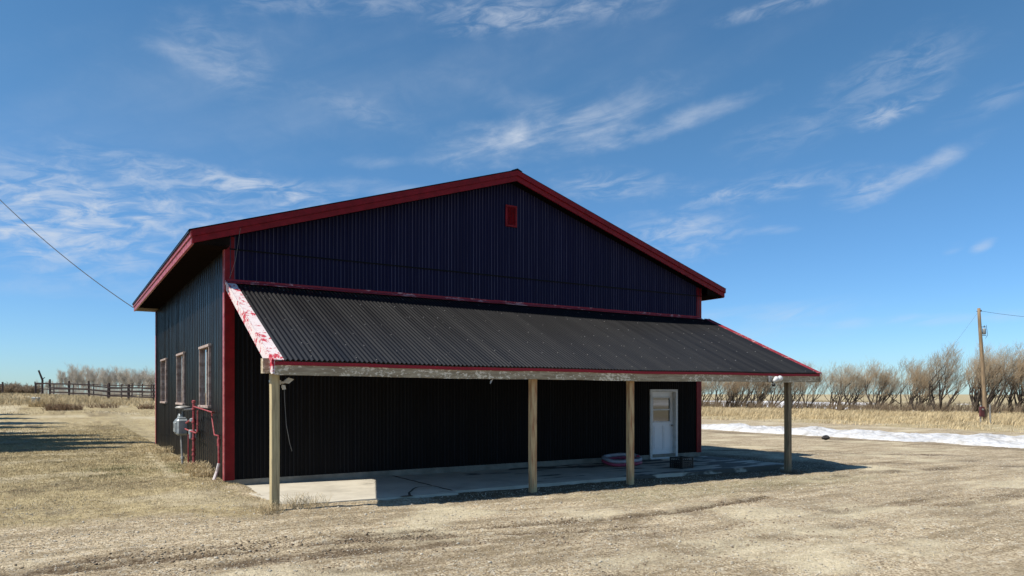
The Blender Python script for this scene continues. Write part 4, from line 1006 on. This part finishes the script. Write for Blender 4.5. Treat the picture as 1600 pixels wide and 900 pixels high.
def bare_tree(name, seed, H, trunks, spread, wind, bark, twig, lbl, cat, grp, **k):
    root = empty(name); tk, tn = grow(seed, H, trunks, spread, wind, **k)
    zmax = max(s[5] for s in tn); sc = H / zmax
    tk = [tuple(v * sc for v in s[:6]) + s[6:] for s in tk]; tn = [tuple(v * sc for v in s[:6]) + s[6:] for s in tn]
    V, F = tubes_np(tk, 6); npmesh('trunk', V, F, bark, root); V, F = tubes_np(tn, 3); npmesh('crown', V, F, twig, root)
    tag(root, lbl, cat, grp); return root
# wind-swept row; the branches lean towards the right of the picture (world -y, +x)
WD = (.15, -.42)
protos = []
for i in range(7):
    protos.append(bare_tree('bare_willow', 100 + i * 7, 8.3, 4 + i % 3, 1.05, WD, M_BARKD, M_TWIGO if i % 2 == 0 else M_TWIGG, 'x', 'tree', 'bare windbreak trees beyond the yard', levels=5, r0=.15, tw=.80, mult=.76, up=.9))
print('willow quads', [len(p.children[1].data.polygons) for p in protos])
ys = []; yy = -4.0
while yy < 100: ys.append(yy); yy += 1.75 + random.uniform(-.5, .6) + .004 * max(0, yy)
for i, yv in enumerate(ys):
    o = protos[i] if i < 7 else copy_tree(protos[random.randrange(7)])
    xv = 86.5 + random.uniform(-2.2, 2.2) + (2.5 if i % 3 == 0 else 0)
    o.location = (xv, yv, float(ground_z(xv, yv, False)) - .05); o.rotation_euler = (0, 0, random.uniform(-.5, .5)); s = random.uniform(.80, 1.04) * (1.06 if yv < 30 else .92); sw = random.uniform(1.0, 1.35); o.scale = (s * sw, s * sw, s)
    # position in picture for wording only
    dx, dy = xv - CAM[0], yv - CAM[1]; px_ = 800 + FP * (dx * CA - dy * SA) / (dx * SA + dy * CA)
    o['px'] = px_
WILLOWS = [o for o in bpy.data.objects if o.name.startswith('bare_willow')]
WILLOWS.sort(key=lambda o: o['px'])
ordn = ['first', 'second', 'third', 'fourth', 'fifth', 'sixth', 'seventh', 'eighth', 'ninth', 'tenth', 'eleventh', 'twelfth', 'thirteenth', 'fourteenth', 'fifteenth', 'sixteenth', 'seventeenth', 'eighteenth', 'nineteenth', 'twentieth', 'twenty-first', 'twenty-second', 'twenty-third', 'twenty-fourth', 'twenty-fifth', 'twenty-sixth', 'twenty-seventh', 'twenty-eighth', 'twenty-ninth', 'thirtieth'] + ['thirty-' + q for q in ('first', 'second', 'third', 'fourth', 'fifth', 'sixth', 'seventh', 'eighth', 'ninth')] + ['fortieth'] + ['forty-' + q for q in ('first', 'second', 'third', 'fourth', 'fifth', 'sixth', 'seventh', 'eighth', 'ninth')]
LBL = []
nl = 0; nr = 0
PXP = 1540
left_of = [o for o in WILLOWS if o['px'] < PXP][::-1]; right_of = [o for o in WILLOWS if o['px'] >= PXP]
for k, o in enumerate(left_of):
    hue = 'orange-twigged' if o.children and any(M_TWIGO.name in [m_.name for m_ in c.data.materials] for c in o.children) else 'grey-twigged'
    o['label'] = f'{hue} bare windswept tree, {ordn[min(k, 48)]} to the left of the power pole in its row'
for k, o in enumerate(right_of):
    hue = 'orange-twigged' if any(M_TWIGO.name in [m_.name for m_ in c.data.materials] for c in o.children) else 'grey-twigged'
    o['label'] = f'{hue} bare windswept tree, {ordn[min(k, 48)]} to the right of the power pole in its row'
for o in WILLOWS: del o['px']
# low brush along the foot of the row
def brush(n, x0, x1, y0, y1, h, mtl, nm, lbl, per=7, r=.012):
    segs = []
    X, Y = rng.uniform(x0, x1, n), rng.uniform(y0, y1, n); Z = ground_z(X, Y, False)
    for x_, y_, z_ in zip(X, Y, Z):
        for _ in range(per):
            hh_ = h * random.uniform(.4, 1.1); a = random.uniform(0, 6.28); l = random.uniform(.1, .8); p = Vector((x_, y_, z_)); q = p + Vector((math.cos(a) * l * .4, math.sin(a) * l * .4 - .1, .55)) * hh_; t = q + Vector((math.cos(a + .6) * l * .5, math.sin(a + .6) * l * .5 - .2, .5)) * hh_
            segs += [(*p, *q, r, r * .8), (*q, *t, r * .8, r * .4)]
    V, F = tubes_np(segs, 3); return tag(npmesh(nm, V, F, mtl), lbl, 'brush', kind='stuff')
brush(1400, 84, 90, -4, 95, 1.3, M_TWIGB, 'undergrowth', 'tangled bare undergrowth along the foot of the windbreak row', 8, .018)
brush(650, -25, 45, 195, 235, 2.6, M_TWIGP, 'distant_brush', 'pale low brush along the foot of the bare aspens behind the rail fence', 8, .03)
# ------------------------------------------------------------------ left background
aps = []
for i in range(5):
    aps.append(bare_tree('bare_aspen', 300 + i * 5, 11, 2, .14, (0, 0), M_BARKP, M_TWIGP, 'x', 'tree', 'bare aspens behind the rail fence', levels=4, r0=.12, tw=1.25, mult=1.25, up=1.2, ratio=(.26, .42), side=.9))
spots = []
for px_ in range(100, 282, 8): spots.append((px_ + random.uniform(-2, 2), random.uniform(185, 240), random.uniform(.85, 1.12)))
spots += [(px_ + random.uniform(-3, 3), random.uniform(225, 260), random.uniform(.95, 1.2)) for px_ in range(108, 262, 11)]
spots += [(px_, 300, .75) for px_ in (62, 72, 80, 88, 92, 115, 140)]
LP = []
for i, (px_, dep, s) in enumerate(spots):
    o = aps[i] if i < 5 else copy_tree(aps[random.randrange(5)])
    x_, y_ = cw((px_ - 800) / FP * dep, dep); o.location = (x_, y_, float(ground_z(x_, y_, False)) - .1 + (-.2)); o.rotation_euler = (0, 0, random.uniform(0, 6.28)); s *= .85; o.scale = (s * 1.1, s * 1.1, s)
    LP.append((px_, o))
LP.sort(key=lambda q: q[0])
for k, (px_, o) in enumerate(LP):
    o['label'] = f'pale bare aspen behind the rail fence, {ordn[min(k, 48)]} from the left'
# brown shrubs at far left
def shrubs():
    bs = [bare_tree('bare_shrub', 500 + i, 3.6, 8, 1.0, (0, 0), M_TWIGB, M_TWIGB, 'x', 'shrub', 'brown bare shrubs at the far left', levels=3, r0=.05, tw=2.5, mult=1.2) for i in range(3)]
    for i, px_ in enumerate(range(-20, 58, 6)):
        o = bs[i] if i < 3 else copy_tree(bs[i % 3]); dep = 150 + (i % 3) * 6; x_, y_ = cw((px_ - 800) / FP * dep, dep)
        o.location = (x_, y_, float(ground_z(x_, y_, False)) - .1); s = random.uniform(.8, 1.05) * (1 - .004 * abs(px_ - 20)); o.scale = (1.4 * s, 1.4 * s, s); o.rotation_euler = (0, 0, random.uniform(0, 6))
        o['label'] = f'brown bare shrub on the far left skyline, {ordn[i]} from the left edge'
shrubs()
# rail fence
def fence():
    root = empty('rail_fence', (0, 0, 0)); tag(root, 'dark wooden rail fence running from the left to behind the shop', 'fence')
    D = 80; pxs = [55, 78, 108, 139, 170, 201, 240, 268, 300]
    pts = []
    for p in pxs:
        x_, y_ = cw((p - 800) / FP * D, D); pts.append((x_, y_, float(ground_z(x_, y_, False))))
    for i, (x_, y_, z_) in enumerate(pts):
        hh_ = 1.75 + random.uniform(-.12, .12); m = MB(); r_ = .11 if i not in (4, 5) else .15
        if i == 0: r_, hh_ = .06, 1.6
        m.tube([(x_, y_, z_ - .3), (x_ + random.uniform(-.03, .03), y_, z_ + hh_)], [r_, r_ * .85], 8); m.build('fence_post', M_FENCE, root)
    x_, y_, z_ = pts[1]; x_ += .25 * 0
    for i in range(len(pts) - 1):
        a, b_ = pts[i], pts[i + 1]
        for lv, hgt in enumerate((.42, .92, 1.38)):
            if i == 0 and lv < 2: continue
            m = MB(); j0, j1 = random.uniform(-.05, .05), random.uniform(-.05, .05); dv = Vector((b_[0] - a[0], b_[1] - a[1], 0)).normalized(); nv = Vector((dv.y, -dv.x, 0)) * .12
            p0 = Vector((a[0], a[1], a[2] + hgt + j0)) + nv; p1 = Vector((b_[0], b_[1], b_[2] + hgt + j1)) + nv
            m.prism([p0 + Vector((0, 0, -.075)), p1 + Vector((0, 0, -.075)), p1 + Vector((0, 0, .075)), p0 + Vector((0, 0, .075))], nv.normalized() * .045); m.build('rail', M_FENCE, root)
    # a second pen line behind with thinner poles
    r2 = empty('pole_fence', (0, 0, 0)); tag(r2, 'thinner dark pole fence of the pen standing behind the rail fence', 'fence')
    D2 = 90; pts2 = []
    for p in (56, 66, 84, 114, 146, 168, 190, 206, 222, 236, 250, 280, 310):
        x_, y_ = cw((p - 800) / FP * D2, D2); pts2.append((x_, y_, float(ground_z(x_, y_, False))))
    for i, (x_, y_, z_) in enumerate(pts2):
        m = MB(); m.tube([(x_, y_, z_ - .3), (x_ + .03, y_, z_ + 1.95 + random.uniform(-.2, .15))], .07, 6); m.build('fence_post', M_FENCE, r2)
        if i < len(pts2) - 1:
            b_ = pts2[i + 1]
            for hgt in ((1.85,) if i not in (2,) else ()) + ((.6, 1.1, 1.45) if i > 4 else (1.2,)):
                m = MB(); m.tube([(x_, y_, z_ + hgt), (b_[0], b_[1], b_[2] + hgt + random.uniform(-.08, .08))], .055, 6); m.build('rail', M_FENCE, r2)
    x_, y_ = cw((66 - 800) / FP * 82, 82); z_ = float(ground_z(x_, y_, False))
    m = MB(); m.tube([(x_, y_, z_ - .3), (x_ + .02, y_, z_ + 1.9), (x_ - .35, y_, z_ + 3.0)], [.12, .11, .09], 8); m.tube([(x_ + .0, y_, z_ + 2.0), (x_ + .25, y_, z_ + 2.2)], .05, 6)
    o = m.build('crooked_post', M_FENCE); tag(o, 'tall crooked post with a bent top rising above the left fence end', 'post')
    # left stub of fence at the frame edge
    r3 = empty('gate_panel', (0, 0, 0)); tag(r3, 'short dark rail panel at the left edge of the yard', 'fence')
    pp = []
    for p in (-30, -8, 4): x_, y_ = cw((p - 800) / FP * 84, 84); z_ = float(ground_z(x_, y_, False)); pp.append(Vector((x_, y_, z_)))
    for q in pp: m = MB(); m.tube([q - Vector((0, 0, .3)), q + Vector((0, 0, 1.9))], .09, 8); m.build('fence_post', M_FENCE, r3)
    for hgt in (.5, 1.0, 1.6): m = MB(); m.tube([q + Vector((0, 0, hgt)) for q in pp], .06, 6); m.build('rail', M_FENCE, r3)
fence()
# grey box on a short post among weeds
x_, y_ = cw((56 - 800) / FP * 60, 60); z_ = float(ground_z(x_, y_, False)); o = empty('utility_box', (x_, y_, z_ - .1), R(-YAW)); tag(o, 'small grey metal box on a short post in the weeds by the fence end', 'utility box')
m = MB(); m.box(-.28, .28, -.15, .15, .30, .85, bev=.02); m.build('cabinet', M_GREY, o); m = MB(); m.tube([(0, 0, -.3), (0, 0, .3)], .06, 8); m.build('leg', M_DGREY, o)
def weeds(name, x_, y_, rad, n, h, mtl, lbl, r=.006, cat='weeds'):
    root_z = float(ground_z(x_, y_)); segs = []
    for _ in range(n):
        a, l = random.uniform(0, 6.28), random.random() ** .6 * rad; p = Vector((math.cos(a) * l, math.sin(a) * l, -.02)); hh_ = h * random.uniform(.4, 1.1)
        for _k in range(3):
            b_ = random.uniform(0, 6.28); ln = random.uniform(.2, .9); q = p + Vector((math.cos(b_) * ln * .5, math.sin(b_) * ln * .5, .6)) * hh_; t = q + Vector((math.cos(b_ + 1) * ln * .5, math.sin(b_ + 1) * ln * .5, .3)) * hh_
            segs += [(*p, *q, r, r * .8), (*q, *t, r * .8, r * .5)]
    V, F = tubes_np(segs, 3); o = npmesh(name, V, F, mtl); o.location = (x_, y_, root_z); return tag(o, lbl, cat)
def wat(px_, dep): return cw((px_ - 800) / FP * dep, dep)
weeds('dead_weeds', *wat(78, 60), 1.6, 160, .9, M_STRAW, 'pale dead weeds heaped right of the small grey box', .015)
weeds('red_weeds', *wat(98, 56), 1.3, 160, .55, M_BROWNB, 'low reddish brown dead bush on the yard edge below the fence', .016)
weeds('red_weeds', *wat(160, 60), 1.2, 60, .4, M_BROWNB, 'small brown weed clump below the middle of the rail fence', .014)
weeds('dead_weeds', *wat(232, 62), .9, 60, .5, M_BROWNB, 'dark weed clump beside the left wall of the shop', .016)
weeds('post_weeds', -.02, -4.12, .26, 50, .24, M_STRAW, 'dry weeds around the foot of the leftmost canopy post', .0035)
weeds('post_weeds', .65, -3.85, .42, 60, .30, M_STRAW, 'thin dry stalks right of the leftmost canopy post', .003)
weeds('pad_litter', 1.95, -.30, .22, 60, .07, M_BROWNB, 'small heap of dead leaves against the foundation', .004, 'leaf litter')
weeds('post_weeds', 13.95, -4.05, .3, 40, .12, M_BROWNB, 'dry weeds around the foot of the rightmost canopy post', .004)
weeds('wall_weeds', -.30, 1.9, .35, 120, .32, M_STRAW, 'curled dry weeds at the side wall under the red pipes', .006)
weeds('wall_weeds', -.35, .85, .3, 90, .22, M_STRAW, 'low dry weeds along the side wall nearest the corner', .006)
weeds('wall_weeds', -.3, 5.6, .5, 90, .22, M_STRAW, 'dry weeds along the side wall beyond the gas meter', .006)
weeds('wall_weeds', -.3, 9.0, .8, 90, .25, M_STRAW, 'dry weeds along the side wall under the farthest windows', .007)
# ------------------------------------------------------------------ evergreens beyond the left edge (their shade lies on the lawn)
def spruce(x_, y_, H_, rad, seed, lbl):
    rg = random.Random(seed); root = empty('spruce_tree', (x_, y_, float(ground_z(x_, y_, False)))); tag(root, lbl, 'tree', 'spruces beside the yard')
    m = MB(); m.tube([(0, 0, -.3), (0, 0, H_ * .6), (0, 0, H_)], [.22, .12, .02], 8); m.build('trunk', M_BARKD, root)
    n = 9000; r_ = np.random.default_rng(seed); f = r_.random(n) ** .75; zz = 1.0 + (H_ - 1.0) * (1 - f) ; R_ = rad * (f ** .8) * (.25 + .75 * r_.random(n) ** .5) * (1 + .2 * np.sin(zz * 7)); a = r_.random(n) * 6.283
    c = np.stack([R_ * np.cos(a), R_ * np.sin(a), zz - R_ * .25], -1); u = np.stack([np.cos(a), np.sin(a), -.35 + 0 * a], -1); v = np.stack([-np.sin(a), np.cos(a), r_.uniform(-.6, .6, n)], -1)
    l = r_.uniform(.15, .35, n)[:, None]; wv = .09
    V = np.stack([c - v * wv, c + v * wv, c + u * l + v * wv * .3, c + u * l - v * wv * .3], 1).reshape(-1, 3); F = np.arange(n * 4).reshape(-1, 4)
    npmesh('crown', V, F, M_NEEDLE, root)
for k, (x_, y_, h_, r_) in enumerate([(-9.2, 13.4, 10.5, 2.3), (-9.3, 16.2, 12.6, 2.6), (-10.2, 19.2, 12.0, 2.6), (-11.0, 22.4, 12.2, 2.6), (-12.0, 25.6, 11.0, 2.4),
                                      (-12.6, 31.5, 12.5, 2.5), (-13.2, 35.5, 13.5, 2.6), (-14.2, 40.5, 12.5, 2.6), (-15.2, 45.5, 13, 2.6)]):
    spruce(x_, y_, h_, r_, 3 + k, f'dark spruce in the row beyond the left edge of the yard, {ordn[k]} from the front')
